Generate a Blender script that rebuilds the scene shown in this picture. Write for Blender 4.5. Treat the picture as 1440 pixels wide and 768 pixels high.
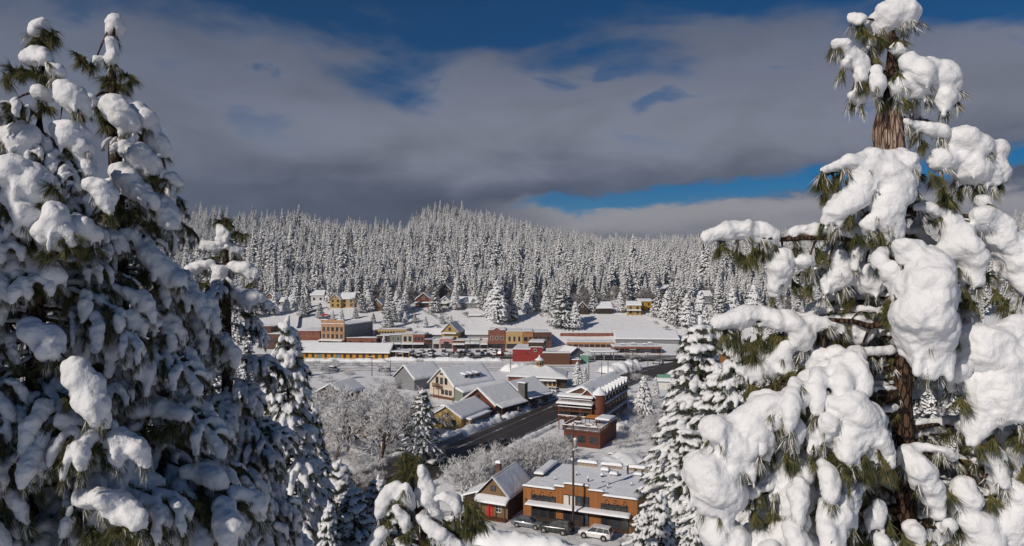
import bpy, bmesh, math, random
import numpy as np
from mathutils import Vector, Matrix, Quaternion, noise as mnoise
for _o in list(bpy.data.objects): bpy.data.objects.remove(_o)
SC = bpy.context.scene
COL = SC.collection
R = math.radians

# ------------------------------------------------------------------ camera
CAMZ = 37.0; F = 960.0            # eye height in metres, focal length in photo pixels (24 mm equivalent)
cam = bpy.data.cameras.new('camera'); cam.lens = 24.0; cam.sensor_width = 36.0
cam.clip_start = 0.1; cam.clip_end = 20000
camo = bpy.data.objects.new('camera', cam); COL.objects.link(camo)
camo.location = (0, 0, CAMZ); camo.rotation_euler = (R(90), 0, 0)
SC.camera = camo

# ------------------------------------------------------------------ light
SUN_EL, SUN_AZ = 31.0, 225.0      # degrees; azimuth clockwise from +Y: the sun is behind the camera, to the left
sd = Vector((math.sin(R(SUN_AZ))*math.cos(R(SUN_EL)), math.cos(R(SUN_AZ))*math.cos(R(SUN_EL)), math.sin(R(SUN_EL))))
sl = bpy.data.lights.new('sun', 'SUN'); sl.energy = 3.35; sl.angle = R(0.53); sl.color = (1.0, 0.90, 0.785)
slo = bpy.data.objects.new('sun', sl); COL.objects.link(slo)
slo.rotation_euler = (-sd).to_track_quat('-Z', 'Y').to_euler(); slo.location = sd*60

SC.view_settings.view_transform = 'Standard'; SC.view_settings.look = 'None'
SC.view_settings.exposure = 0.0; SC.view_settings.gamma = 1.0
SC.view_settings.use_curve_mapping = False

# ------------------------------------------------------------------ node helper
class NT:
    def __init__(s, tree): s.t = tree; s.t.nodes.clear()
    def n(s, typ, **kw):
        nd = s.t.nodes.new(typ)
        for k, v in kw.items():
            if k.startswith('i_'):
                key = k[2:]; key = int(key) if key.isdigit() else key.replace('_', ' ')
                nd.inputs[key].default_value = v
            else: setattr(nd, k, v)
        return nd
    def l(s, a, b): s.t.links.new(a, b)
    def math(s, op, a, b=None, c=None, clamp=False):
        nd = s.n('ShaderNodeMath', operation=op); nd.use_clamp = clamp
        for i, v in enumerate((a, b, c)):
            if v is None: continue
            if isinstance(v, (int, float)): nd.inputs[i].default_value = v
            else: s.l(v, nd.inputs[i])
        return nd.outputs[0]
    def mix(s, f, a, b):
        nd = s.n('ShaderNodeMix', data_type='RGBA')
        for i, v in ((0, f), (6, a), (7, b)):
            if isinstance(v, (int, float)): nd.inputs[i].default_value = v
            elif isinstance(v, tuple): nd.inputs[i].default_value = (*v[:3], 1)
            else: s.l(v, nd.inputs[i])
        return nd.outputs[2]
    def noise(s, vec, scale, detail=4, rough=0.55, dist=0.0):
        nd = s.n('ShaderNodeTexNoise'); nd.inputs['Scale'].default_value = scale
        nd.inputs['Detail'].default_value = detail; nd.inputs['Roughness'].default_value = rough
        nd.inputs['Distortion'].default_value = dist
        if vec is not None: s.l(vec, nd.inputs['Vector'])
        return nd.outputs['Fac']
    def ramp(s, f, a, b, smooth=True):
        nd = s.n('ShaderNodeMapRange'); nd.interpolation_type = 'SMOOTHSTEP' if smooth else 'LINEAR'
        nd.inputs[1].default_value = a; nd.inputs[2].default_value = b
        s.l(f, nd.inputs[0]); return nd.outputs[0]

# ------------------------------------------------------------------ sky
W = bpy.data.worlds.new('World'); SC.world = W; W.use_nodes = True
def make_world():
    t = NT(W.node_tree)
    sky = t.n('ShaderNodeTexSky', sky_type='NISHITA', sun_disc=False)
    sky.sun_elevation = R(SUN_EL); sky.sun_rotation = R(SUN_AZ)
    sky.altitude = 2500; sky.air_density = 1.0; sky.dust_density = 0.0; sky.ozone_density = 4.0
    hs = t.n('ShaderNodeHueSaturation'); hs.inputs['Saturation'].default_value = 1.5; hs.inputs['Value'].default_value = 0.42
    t.l(sky.outputs[0], hs.inputs['Color'])
    tc = t.n('ShaderNodeTexCoord'); sep = t.n('ShaderNodeSeparateXYZ'); t.l(tc.outputs['Generated'], sep.inputs[0])
    X, Y, Z = sep.outputs
    hor = t.math('SQRT', t.math('ADD', t.math('MULTIPLY', X, X), t.math('MULTIPLY', Y, Y)))
    el = t.math('DIVIDE', Z, t.math('MAXIMUM', hor, 0.001))            # tangent of the elevation
    az = t.math('ARCTAN2', X, Y)
    # cloud coordinates: azimuth and elevation, clouds stretched sideways towards the horizon
    cv = t.n('ShaderNodeCombineXYZ'); t.l(t.math('MULTIPLY', az, 2.2), cv.inputs[0]); t.l(t.math('MULTIPLY', el, 5.5), cv.inputs[1]); cv.inputs[2].default_value = 3.7
    warp = t.noise(cv.outputs[0], 1.3, 3, 0.5)
    big = t.noise(cv.outputs[0], 0.9, 5, 0.5, 0.3)
    fine = t.noise(cv.outputs[0], 3.2, 6, 0.55, 0.4)
    wob = t.math('MULTIPLY', t.math('SUBTRACT', fine, 0.5), 0.085)
    elw = t.math('ADD', el, wob)
    els = t.math('ADD', el, t.math('ADD', t.math('MULTIPLY', wob, 0.40), t.math('MULTIPLY', t.math('SUBTRACT', t.noise(cv.outputs[0], 7.0, 5, 0.6, 0.3), 0.5), 0.048)))
    # slot of clear sky under the main bank: opens towards the right and climbs
    slotc = t.math('ADD', 0.094, t.math('MULTIPLY', az, 0.068))
    slotw = t.math('MULTIPLY', t.ramp(az, -0.03, 0.10), t.math('ADD', 0.004, t.math('MULTIPLY', warp, 0.018)))
    dsl = t.math('ABSOLUTE', t.math('SUBTRACT', els, slotc))
    slot = t.ramp(t.math('SUBTRACT', slotw, dsl), -0.008, 0.008)
    slot = t.math('MULTIPLY', slot, t.ramp(az, -0.04, 0.05))
    # clear sky above the bank, ragged edge
    up = t.math('ADD', t.math('MULTIPLY', t.math('SUBTRACT', elw, 0.320), 6.5), t.math('MULTIPLY', t.math('SUBTRACT', big, 0.5), 2.6))
    up = t.math('ADD', up, t.math('MULTIPLY', t.math('MAXIMUM', t.math('SUBTRACT', az, 0.2), 0.0), 0.9))
    up = t.math('MULTIPLY', t.ramp(up, -0.12, 0.26), 0.96)
    clear = t.math('MAXIMUM', slot, up)
    # a few thin spots inside the bank
    thin = t.math('MULTIPLY', t.ramp(fine, 0.57, 0.68), t.ramp(el, 0.15, 0.26)); thin = t.math('MULTIPLY', thin, 0.62)
    clear = t.math('MAXIMUM', clear, thin)
    # cloud tone: dark flat base low in the bank, paler body, bluer towards its upper edge, paler low cumulus
    body = t.mix(t.ramp(t.math('ADD', elw, t.math('MULTIPLY', t.math('SUBTRACT', big, 0.5), 0.10)), 0.10, 0.20), (0.064, 0.084, 0.135), (0.180, 0.197, 0.255))
    body = t.mix(t.ramp(t.math('ADD', elw, t.math('MULTIPLY', big, 0.08)), 0.24, 0.42), body, (0.105, 0.130, 0.195))
    lft = t.math('MULTIPLY', t.ramp(az, -0.05, -0.55), 0.45)
    body = t.mix(lft, body, (0.090, 0.112, 0.165))
    mot = t.math('ADD', 0.42, t.math('MULTIPLY', t.math('ADD', t.math('MULTIPLY', fine, 0.6), t.math('MULTIPLY', warp, 0.4)), 1.18))
    mm = t.n('ShaderNodeVectorMath', operation='SCALE'); t.l(body, mm.inputs[0]); t.l(mot, mm.inputs['Scale'])
    low = t.mix(t.ramp(elw, 0.035, 0.085), (0.125, 0.138, 0.185), (0.30, 0.30, 0.33))
    lowm = t.math('MULTIPLY', t.ramp(az, -0.10, 0.12), t.math('SUBTRACT', 1.0, t.ramp(els, 0.092, 0.112)))
    cloud = t.mix(lowm, mm.outputs[0], low)
    # the world strength below is 0.1, so cloud radiance is lifted to the sky texture's scale
    cs = t.n('ShaderNodeVectorMath', operation='SCALE'); t.l(cloud, cs.inputs[0]); cs.inputs['Scale'].default_value = 10.0
    fin = t.mix(clear, hs.outputs[0], cs.outputs[0]); 
    mixn = fin.node
    for l_ in list(t.t.links):
        if l_.to_node == mixn and l_.to_socket.identifier in ('A_Color', 'B_Color'): t.t.links.remove(l_)
    t.l(cs.outputs[0], mixn.inputs[6]); t.l(hs.outputs[0], mixn.inputs[7])
    bg = t.n('ShaderNodeBackground'); bg.inputs['Strength'].default_value = 0.1
    t.l(fin, bg.inputs['Color'])
    out = t.n('ShaderNodeOutputWorld'); t.l(bg.outputs[0], out.inputs['Surface'])
make_world()

# ------------------------------------------------------------------ materials
MATS = {}
def bsdf(t, rough=0.7, spec=0.3):
    b = t.n('ShaderNodeBsdfPrincipled'); b.inputs['Roughness'].default_value = rough
    b.inputs['Specular IOR Level'].default_value = spec
    o = t.n('ShaderNodeOutputMaterial'); t.l(b.outputs[0], o.inputs['Surface']); return b
def newmat(name):
    m = bpy.data.materials.new(name); m.use_nodes = True; MATS[name] = m
    return m, NT(m.node_tree)
def bump(t, b, h, dist, strength=1.0):
    bp = t.n('ShaderNodeBump'); bp.inputs['Distance'].default_value = dist; bp.inputs['Strength'].default_value = strength
    t.l(h, bp.inputs['Height']); t.l(bp.outputs[0], b.inputs['Normal'])
def M(name): return MATS[name]

def mat_noise(name, c1, c2, scale=4, rough=0.75, bd=0.0, bscale=None, spec=0.3, coord='Object', lo=0.35, hi=0.65, detail=5, metal=0.0):
    m, t = newmat(name); b = bsdf(t, rough, spec); b.inputs['Metallic'].default_value = metal
    tc = t.n('ShaderNodeTexCoord'); v = tc.outputs[coord]
    f = t.ramp(t.noise(v, scale, detail), lo, hi)
    t.l(t.mix(f, c1, c2), b.inputs['Base Color'])
    if bd: bump(t, b, t.noise(v, bscale or scale*4, 6, 0.6), bd)
    return m
def mat_snow(name, c=(0.85, 0.87, 0.90), s1=5.0, d1=0.05, s2=34.0, d2=0.012, coord='Object', sss=0.0):
    m, t = newmat(name); b = bsdf(t, 0.55, 0.25)
    tc = t.n('ShaderNodeTexCoord'); v = tc.outputs[coord]
    n1 = t.noise(v, s1, 4, 0.5); n2 = t.noise(v, s2, 5, 0.65)
    t.l(t.mix(n2, tuple(x*0.965 for x in c), c), b.inputs['Base Color'])
    h = t.math('ADD', t.math('MULTIPLY', n1, d1), t.math('MULTIPLY', n2, d2))
    bump(t, b, h, 1.0)
    return m
def mat_plain(name, c, rough=0.6, spec=0.3, var=0.12, scale=3.0, metal=0.0):
    return mat_noise(name, tuple(x*(1-var) for x in c), tuple(min(1, x*(1+var)) for x in c), scale, rough, spec=spec, metal=metal)
mat_snow('snow', (0.78, 0.79, 0.815), 6.0, 0.040, 42.0, 0.011)
mat_snow('snow_far', (0.89, 0.90, 0.92), 0.35, 0.35, 3.0, 0.06)
mat_snow('snow_roof', (0.85, 0.87, 0.90), 0.9, 0.10, 7.0, 0.02)
mat_noise('needles', (0.032, 0.045, 0.016), (0.150, 0.135, 0.042), 7.0, 0.6, coord='Object', spec=0.35)
mat_noise('needles_mid', (0.028, 0.042, 0.022), (0.075, 0.082, 0.035), 3.0, 0.7)
mat_noise('needles_far', (0.030, 0.040, 0.032), (0.060, 0.068, 0.050), 0.6, 0.8)
mat_noise('frost_far', (0.70, 0.71, 0.73), (0.91, 0.91, 0.92), 0.9, 0.7)
def mat_bark(name, c1, c2, crack, sxy, sz, depth):
    m, t = newmat(name); b = bsdf(t, 0.9, 0.2); tc = t.n('ShaderNodeTexCoord'); mp = t.n('ShaderNodeMapping')
    mp.inputs['Scale'].default_value = (sxy, sxy, sz); t.l(tc.outputs['Object'], mp.inputs[0])
    v = t.n('ShaderNodeTexVoronoi', feature='DISTANCE_TO_EDGE'); v.inputs['Scale'].default_value = 1.0
    n = t.noise(mp.outputs[0], 2.2, 6, .7); wv = t.n('ShaderNodeVectorMath', operation='ADD'); cx = t.n('ShaderNodeCombineXYZ'); t.l(n, cx.inputs[0]); t.l(n, cx.inputs[1])
    t.l(mp.outputs[0], wv.inputs[0]); t.l(cx.outputs[0], wv.inputs[1]); t.l(wv.outputs[0], v.inputs['Vector'])
    pl = t.ramp(v.outputs['Distance'], .02, .16)
    t.l(t.mix(pl, crack, t.mix(t.ramp(n, .3, .7), c1, c2)), b.inputs['Base Color'])
    bump(t, b, t.math('ADD', pl, t.math('MULTIPLY', n, .5)), depth)
mat_bark('bark', (0.055, 0.036, 0.026), (0.150, 0.085, 0.055), (0.012, 0.009, 0.008), 16.0, 5.0, .02)
mat_bark('bark_bare', (0.22, 0.125, 0.085), (0.55, 0.44, 0.36), (0.09, 0.045, 0.030), 26.0, 2.2, .025)
mat_noise('bark_far', (0.07, 0.05, 0.04), (0.14, 0.10, 0.08), 3.0, 0.9)
mat_noise('twig_frost', (0.12, 0.10, 0.095), (0.86, 0.86, 0.87), 2.2, 0.8, lo=0.36, hi=0.52)
mat_noise('twig_grey', (0.10, 0.085, 0.08), (0.62, 0.61, 0.61), 3.0, 0.8, lo=0.42, hi=0.62)
mat_noise('snow_packed', (0.50, 0.50, 0.51), (0.72, 0.72, 0.73), 0.8, 0.7, 0.03, 6)

# ------------------------------------------------------------------ mesh builder
class MB:
    def __init__(s): s.v = []; s.f = []; s.m = []; s.n = 0
    def add(s, verts, faces, mi=0):
        verts = np.asarray(verts, float).reshape(-1, 3)
        b = s.n; s.v.append(verts); s.n += len(verts)
        for f in faces: s.f.append(tuple(int(i)+b for i in f))
        s.m += [mi]*len(faces)
        return b
    def box(s, lo, hi, mi=0, mat=None):
        x0, y0, z0 = lo; x1, y1, z1 = hi
        v = np.array([(x0,y0,z0),(x1,y0,z0),(x1,y1,z0),(x0,y1,z0),(x0,y0,z1),(x1,y0,z1),(x1,y1,z1),(x0,y1,z1)], float)
        if mat is not None: v = np.array([mat @ Vector(p) for p in v])
        s.add(v, [(0,3,2,1),(4,5,6,7),(0,1,5,4),(1,2,6,5),(2,3,7,6),(3,0,4,7)], mi)
    def tube(s, pts, rad, n=6, mi=0, cap=True):
        pts = [Vector(p) for p in pts]; k = len(pts)
        if not hasattr(rad, '__len__'): rad = [rad]*k
        V = []; up = Vector((0, 0, 1))
        for i, p in enumerate(pts):
            d = (pts[min(i+1, k-1)] - pts[max(i-1, 0)]).normalized()
            a = d.cross(up)
            if a.length < 0.05: a = d.cross(Vector((1, 0, 0)))
            a.normalize(); b = d.cross(a)
            for j in range(n):
                t = 2*math.pi*j/n; V.append(p + (a*math.cos(t) + b*math.sin(t))*rad[i])
        Fs = [(i*n+j, i*n+(j+1) % n, (i+1)*n+(j+1) % n, (i+1)*n+j) for i in range(k-1) for j in range(n)]
        if cap: Fs += [tuple(range(n-1, -1, -1)), tuple((k-1)*n+j for j in range(n))]
        s.add(V, Fs, mi)
    def prism(s, poly, y0, y1, mi=0):
        """poly: (x, z) outline, extruded along y"""
        n = len(poly)
        V = [(x, y0, z) for x, z in poly] + [(x, y1, z) for x, z in poly]
        Fs = [tuple(range(n)), tuple(range(2*n-1, n-1, -1))] + [(i, i+n, (i+1) % n+n, (i+1) % n) for i in range(n)]
        s.add(V, Fs, mi)
    def mesh(s, name, mats, smooth=False):
        me = bpy.data.meshes.new(name)
        v = np.concatenate(s.v) if s.v else np.zeros((0, 3))
        me.from_pydata(v.tolist(), [], s.f)
        for m in mats: me.materials.append(M(m) if isinstance(m, str) else m)
        if len(mats) > 1: me.polygons.foreach_set('material_index', s.m)
        if smooth: me.polygons.foreach_set('use_smooth', [True]*len(me.polygons))
        me.update(); return me
def tri_mesh(name, V, mats, mi=None, smooth=False):
    """V: (n,3,3) array of loose triangles"""
    V = np.asarray(V, float); n = len(V)
    me = bpy.data.meshes.new(name)
    me.vertices.add(n*3); me.loops.add(n*3); me.polygons.add(n)
    me.vertices.foreach_set('co', V.reshape(-1)); me.loops.foreach_set('vertex_index', np.arange(n*3, dtype=np.int32))
    me.polygons.foreach_set('loop_start', np.arange(0, n*3, 3, dtype=np.int32))
    for m in mats: me.materials.append(M(m))
    if mi is not None: me.polygons.foreach_set('material_index', np.asarray(mi, np.int32))
    me.update(); return me
def link(name, me, parent=None, loc=None, rz=None):
    o = bpy.data.objects.new(name, me); COL.objects.link(o)
    if parent is not None: o.parent = parent
    if loc is not None: o.location = loc
    if rz is not None: o.rotation_euler = (0, 0, rz)
    return o
def tag(o, label, cat, group=None):
    o['label'] = label; o['category'] = cat
    if group: o['group'] = group
    return o
def thing(name, label, cat, loc=(0, 0, 0), rz=0.0, group=None):
    o = bpy.data.objects.new(name, None); COL.objects.link(o); o.empty_display_size = 0.5
    o.location = loc; o.rotation_euler = (0, 0, rz)
    return tag(o, label, cat, group)
def kids(o): return [c for c in bpy.data.objects if c.parent == o]
def copy_tree(o, children, loc, rz=0.0, scale=1.0):
    c = o.copy(); COL.objects.link(c); c.location = loc; c.rotation_euler = (0, 0, rz); c.scale = (scale,)*3
    for ch, subs in children:
        d = ch.copy(); COL.objects.link(d); d.parent = c
        for g in subs:
            e = g.copy(); COL.objects.link(e); e.parent = d
    return c
def at(px, py, d): return Vector(((px-720)/F*d, d, CAMZ + (384-py)/F*d))
def on(px, py, z=0.0):
    d = (CAMZ-z)*F/(py-384); return Vector(((px-720)/F*d, d, z))
# ------------------------------------------------------------------ terrain
RIDGE_PX = [-900, 100, 220, 300, 400, 500, 560, 585, 605, 630, 660, 720, 780, 830, 900, 1000, 1100, 1250, 1440, 2200]
RIDGE_Y =  [ 280, 286, 291, 294, 302, 309, 314, 304,  293,  288,  294, 304, 320, 330, 335,  331,  322,  306,  298,  290]
RIDGE_D =  [ 900, 900, 900, 900, 920, 950, 1000, 1080, 1120, 1140, 1140, 1160, 1220, 1350, 1450, 1400, 1250, 1050, 950, 900]
def sstep(a, b, x):
    t = np.clip((x-a)/(b-a), 0, 1); return t*t*(3-2*t)
def gz_np(X, Y):
    X = np.asarray(X, float); Y = np.asarray(Y, float)
    Ys = np.maximum(Y, 30.0); px = 720 + F*X/Ys
    z = 22*(1-sstep(4, 74, Y + 0.10*np.abs(X-2)))
    z = z + 7*sstep(14, 34, X)*(1-sstep(45, 82, Y))*sstep(0, 30, Y)     # shoulder of the near hill on the right
    z = z + np.interp(Y, [290, 318, 332, 350, 375, 400, 425, 445], [0, 1.5, 3.5, 8, 13.2, 18.4, 21.5, 23])
    Dr = np.interp(px, RIDGE_PX, RIDGE_D); yr = np.interp(px, RIDGE_PX, RIDGE_Y)
    zr = CAMZ + (384-yr)/F*Dr - 21
    t = np.clip((Y-445)/(Dr-445), 0, 1)
    z = z + np.where(Y > 445, (zr-23)*t**1.12, 0)
    z = z - np.maximum(0, Y-Dr)*0.12
    nn = (np.sin(X*.11+1.3)*np.cos(Y*.093+.4) + .6*np.sin(X*.23+Y*.19) + .4*np.sin(X*.51-Y*.43+2))*.5
    z = z + np.where((Y > 82) & (Y < 300), -.16 + .10*nn, 0.25*nn) + sstep(450, 620, Y)*(4.5*np.sin(X*.017+.5)*np.sin(Y*.014+1.1) + 2.2*np.sin(X*.047+Y*.031))
    return z
def ground_z(x, y): return float(gz_np(x, y))
def on_ground(px, py):
    """where the sight line through a photo pixel meets the terrain"""
    Y = np.linspace(60, 1500, 5000); X = (px-720)/F*Y; z = CAMZ + (384-py)/F*Y
    hit = np.nonzero(gz_np(X, Y) >= z)[0]
    i = hit[0] if len(hit) else 1500
    return Vector((float(X[i]), float(Y[i]), float(gz_np(X[i], Y[i]))))

mat_noise('asphalt', (0.030, 0.030, 0.032), (0.060, 0.056, 0.055), 0.5, 0.42, 0.004, 30, spec=0.5)
def mat_slush(name, c1, c2, cs, lo, hi, scale=0.35):
    m, t = newmat(name); b = bsdf(t, 0.6, 0.35)
    tc = t.n('ShaderNodeTexCoord'); v = tc.outputs['Object']
    a = t.mix(t.noise(v, 3.0, 5), c1, c2)
    f = t.ramp(t.noise(v, scale, 7, 0.68, 0.5), lo, hi)
    t.l(t.mix(f, a, cs), b.inputs['Base Color']); bump(t, b, t.noise(v, 6.0, 6, .65), .05)
mat_slush('road_wet', (0.028, 0.024, 0.023), (0.060, 0.050, 0.046), (0.22, 0.21, 0.215), .60, .80)
mat_slush('street_slush', (0.26, 0.25, 0.24), (0.46, 0.44, 0.43), (0.76, 0.76, 0.77), .34, .56, .42)
mat_slush('street_dark', (0.07, 0.066, 0.065), (0.16, 0.15, 0.15), (0.60, 0.60, 0.61), .50, .68, .18)
def make_ground():
    rows = list(np.arange(-160, 0, 8.0)) + list(np.arange(0, 340, 2.4))
    y = 340.0
    while y < 2700: rows.append(y); y += max(2.6, (y-300)*.022)
    rows = np.array(rows); cols = np.linspace(-1.45, 1.75, 300)
    Yg, C = np.meshgrid(rows, cols, indexing='ij'); Xg = C*(np.maximum(Yg, 0)*.98 + 70)
    Z = gz_np(Xg, Yg); n, m = Yg.shape
    V = np.stack([Xg, Yg, Z], -1).reshape(-1, 3)
    me = bpy.data.meshes.new('ground'); idx = np.arange(n*m).reshape(n, m)
    q = np.stack([idx[:-1, :-1], idx[:-1, 1:], idx[1:, 1:], idx[1:, :-1]], -1).reshape(-1, 4)
    me.from_pydata(V.tolist(), [], q.tolist()); me.materials.append(M('snow_far'))
    me.polygons.foreach_set('use_smooth', [True]*len(me.polygons)); me.update()
    o = link('ground', me); o['kind'] = 'structure'
make_ground()
def strip(name, left, right, z, mat, sub=6):
    """road sheet between two world polylines"""
    mb = MB(); V = []; 
    def dens(l):
        out = []
        for a, b in zip(l[:-1], l[1:]):
            for k in range(sub): out.append(Vector(a).lerp(Vector(b), k/sub))
        return out + [Vector(l[-1])]
    L = dens(left); Rr = dens(right); n = len(L)
    for a, b in zip(L, Rr): V += [(a.x, a.y, z), (b.x, b.y, z)]
    mb.add(V, [(2*i, 2*i+1, 2*i+3, 2*i+2) for i in range(n-1)])
    o = link(name, mb.mesh(name, [mat])); o['kind'] = 'structure'; return o
RL = [(-56, 71, 0), (-18.1, 140, 0), (-4.2, 167, 0), (6.6, 188, 0), (16, 207, 0), (32, 236, 0), (50, 266, 0), (78, 296, 0)]
RR_ = [(-45, 65, 0), (-4.5, 138.5, 0), (5.6, 160, 0), (14.5, 178, 0), (27, 203, 0), (43, 231, 0), (62, 258, 0), (88, 286, 0)]
road = strip('road', RL, RR_, 0.02, 'road_wet')
def edge_pt(t, k):   # point on the road: t along (0..n), k across (0 left .. 1 right)
    i = min(int(t), len(RL)-2); f = t-i
    a = Vector(RL[i]).lerp(Vector(RL[i+1]), f); b = Vector(RR_[i]).lerp(Vector(RR_[i+1]), f); return a.lerp(b, k)
mat_plain('road_paint', (0.36, 0.355, 0.35), .6)
mat_plain('paint_yellow', (0.15, 0.12, 0.06), .6)
def road_line(k, t0, t1, w, mat, name, dash=None):
    n = 60
    segs = [(t0 + (t1-t0)*i/n, t0 + (t1-t0)*(i+1)/n) for i in range(n)]
    mb = MB()
    for i, (a, b) in enumerate(segs):
        if dash and i % dash[1] >= dash[0]: continue
        p, q = edge_pt(a, k), edge_pt(b, k); d = (q-p).normalized(); s = Vector((d.y, -d.x, 0))*w*.5
        mb.add([(p-s)[:2]+(.026,), (p+s)[:2]+(.026,), (q+s)[:2]+(.026,), (q-s)[:2]+(.026,)], [(0, 1, 2, 3)])
    o = link(name, mb.mesh(name, [mat]), road)
road_line(.93, .4, 6, .10, 'road_paint', 'edge_line', (2, 3))
road_line(.52, .4, 6, .16, 'paint_yellow', 'centre_line')
# slush windrows left by the plough
for k, w in ((.045, .9), (.30, .5), (.965, .6)):
    road_line(k, .3, 6.5, w, 'street_dark', 'slush_line')
# stop line across the approach lane
for k in (.06, .16, .26, .36):
    a = edge_pt(.62, k); mb = MB(); mb.box((a.x-.45, a.y-.22, .024), (a.x+.45, a.y+.22, .03)); link('stop_line', mb.mesh('stop_line', ['road_paint']), road)
FD = Vector((.918, -.397, 0)); FN = Vector((-.397, -.918, 0))       # along and out from the front of the orange building
o0 = Vector((1.7, 103, 0))
def fpt(u, v): return o0 + FD*u + FN*v
strip('front_street', [fpt(-26, 1.6), fpt(40, 1.6)], [fpt(-26, 8.6), fpt(40, 9.5)], 0.012, 'street_slush')
strip('commercial_street', [(-150, 312, 0), (-52, 308, 0), (10, 306, 0), (74, 300, 0)], [(-150, 298, 0), (-50, 294, 0), (0, 293, 0), (70, 285, 0)], 0.75, 'street_dark')
strip('parking_lot', [(-13, 214, 0), (-1.5, 213, 0), (12, 206, 0)], [(-2, 182, 0), (5, 188.5, 0), (13, 203, 0)], 0.0, 'street_dark')
for yy in (262, 267.5, 275, 281):                                    # swept railway tracks between the town and the station
    tr = strip('railway_track', [(-150, yy+1.1, 0), (26, yy+1.1-3, 0)], [(-150, yy-1.1, 0), (26, yy-1.1-3, 0)], -.02, 'snow_packed', 20)
    for s in (-.72, .72):
        mb = MB(); mb.tube([(-150, yy+s, .05), (26, yy+s-3, .05)], .045, 4); link('rail', mb.mesh('rail', ['street_slush']), tr)
def mound(name, label, pts, w, h, seed, mat='snow_roof', group=None):
    """ploughed snow bank along a polyline"""
    g = random.Random(seed); mb = MB(); V = []; P = []
    pts = [Vector(p) for p in pts]
    for a, b in zip(pts[:-1], pts[1:]):
        n = max(2, int((b-a).length/.55))
        for k in range(n): P.append(a.lerp(b, k/n))
    P.append(pts[-1]); K = 9; ct = P[len(P)//2].copy(); ct.z = ground_z(ct.x, ct.y)
    for i, p in enumerate(P):
        d = (P[min(i+1, len(P)-1)]-P[max(0, i-1)]).normalized(); s = Vector((d.y, -d.x, 0))
        e = min(1, i/3, (len(P)-1-i)/3) ; hh = h*(.55 + .9*mnoise.noise(p*.35 + Vector((seed, 0, 0)))*.6 + .3)*max(.05, e)
        for j in range(K):
            u = j/(K-1)*2-1; q = p + s*u*w*(.5+.12*mnoise.noise(p*.5+Vector((0, seed, j))))
            zz = max(0, 1-u*u)**.7*hh*(1 + .55*mnoise.noise(q*1.1 + Vector((0, 0, seed)))) 
            V.append((q.x-ct.x, q.y-ct.y, p.z-ct.z + zz - .12*(abs(u) > .99)))
    n = len(P); mb.add(V, [(i*K+j, i*K+j+1, (i+1)*K+j+1, (i+1)*K+j) for i in range(n-1) for j in range(K-1)])
    o = link(name, mb.mesh(name, [mat], True)); o.location = ct
    tag(o, label, 'snow bank', group); return o

# ------------------------------------------------------------------ forest on the far hillside
def bare_tree(seed, H, spread=.5, levels=5, trunk=.16, multi=1, frost='twig_frost', rmin=.012):
    g = random.Random(seed); mt = MB(); mbn = MB()
    def grow(p, d, L, r, lv):
        n = 3; pts = [p]; rad = [r]; q = p.copy(); dd = d.copy()
        for k in range(n):
            dd = (dd + Vector((g.gauss(0, .16), g.gauss(0, .16), g.gauss(.04, .08)))).normalized(); q = q + dd*L/n; pts.append(q.copy()); rad.append(max(rmin, r*(1-.4*(k+1)/n)))
        (mt if lv <= (1 if multi == 1 else 0) else mbn).tube(pts, rad, 7 if lv == 0 else 5 if lv == 1 else 3, cap=False)
        if lv >= levels: return
        for k in range(g.randint(3, 4) if lv else 5):
            s = g.uniform(.35, 1.0); i = min(n-1, int(s*n)); b = pts[i].lerp(pts[i+1], s*n-i)
            a = g.uniform(0, 6.283); side = dd.cross(Vector((math.cos(a), math.sin(a), .3))).normalized()
            nd = (dd*g.uniform(.5, 1.0) + side*g.uniform(.5, 1.1)*spread*1.4).normalized()
            grow(b, nd, L*g.uniform(.5, .76), max(rmin, r*g.uniform(.42, .6)), lv+1)
    for k in range(multi):
        d = Vector((g.gauss(0, .12 if multi == 1 else .45), g.gauss(0, .12 if multi == 1 else .45), 1)).normalized()
        grow(Vector((g.gauss(0, .25)*(multi > 1), g.gauss(0, .25)*(multi > 1), -.3)), d, H*(.42 if multi == 1 else .40), trunk*(1 if multi == 1 else .6), 0)
    return mt.mesh('trunk', [frost if multi > 1 else 'bark_far'], True), mbn.mesh('crown', [frost], True)
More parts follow.
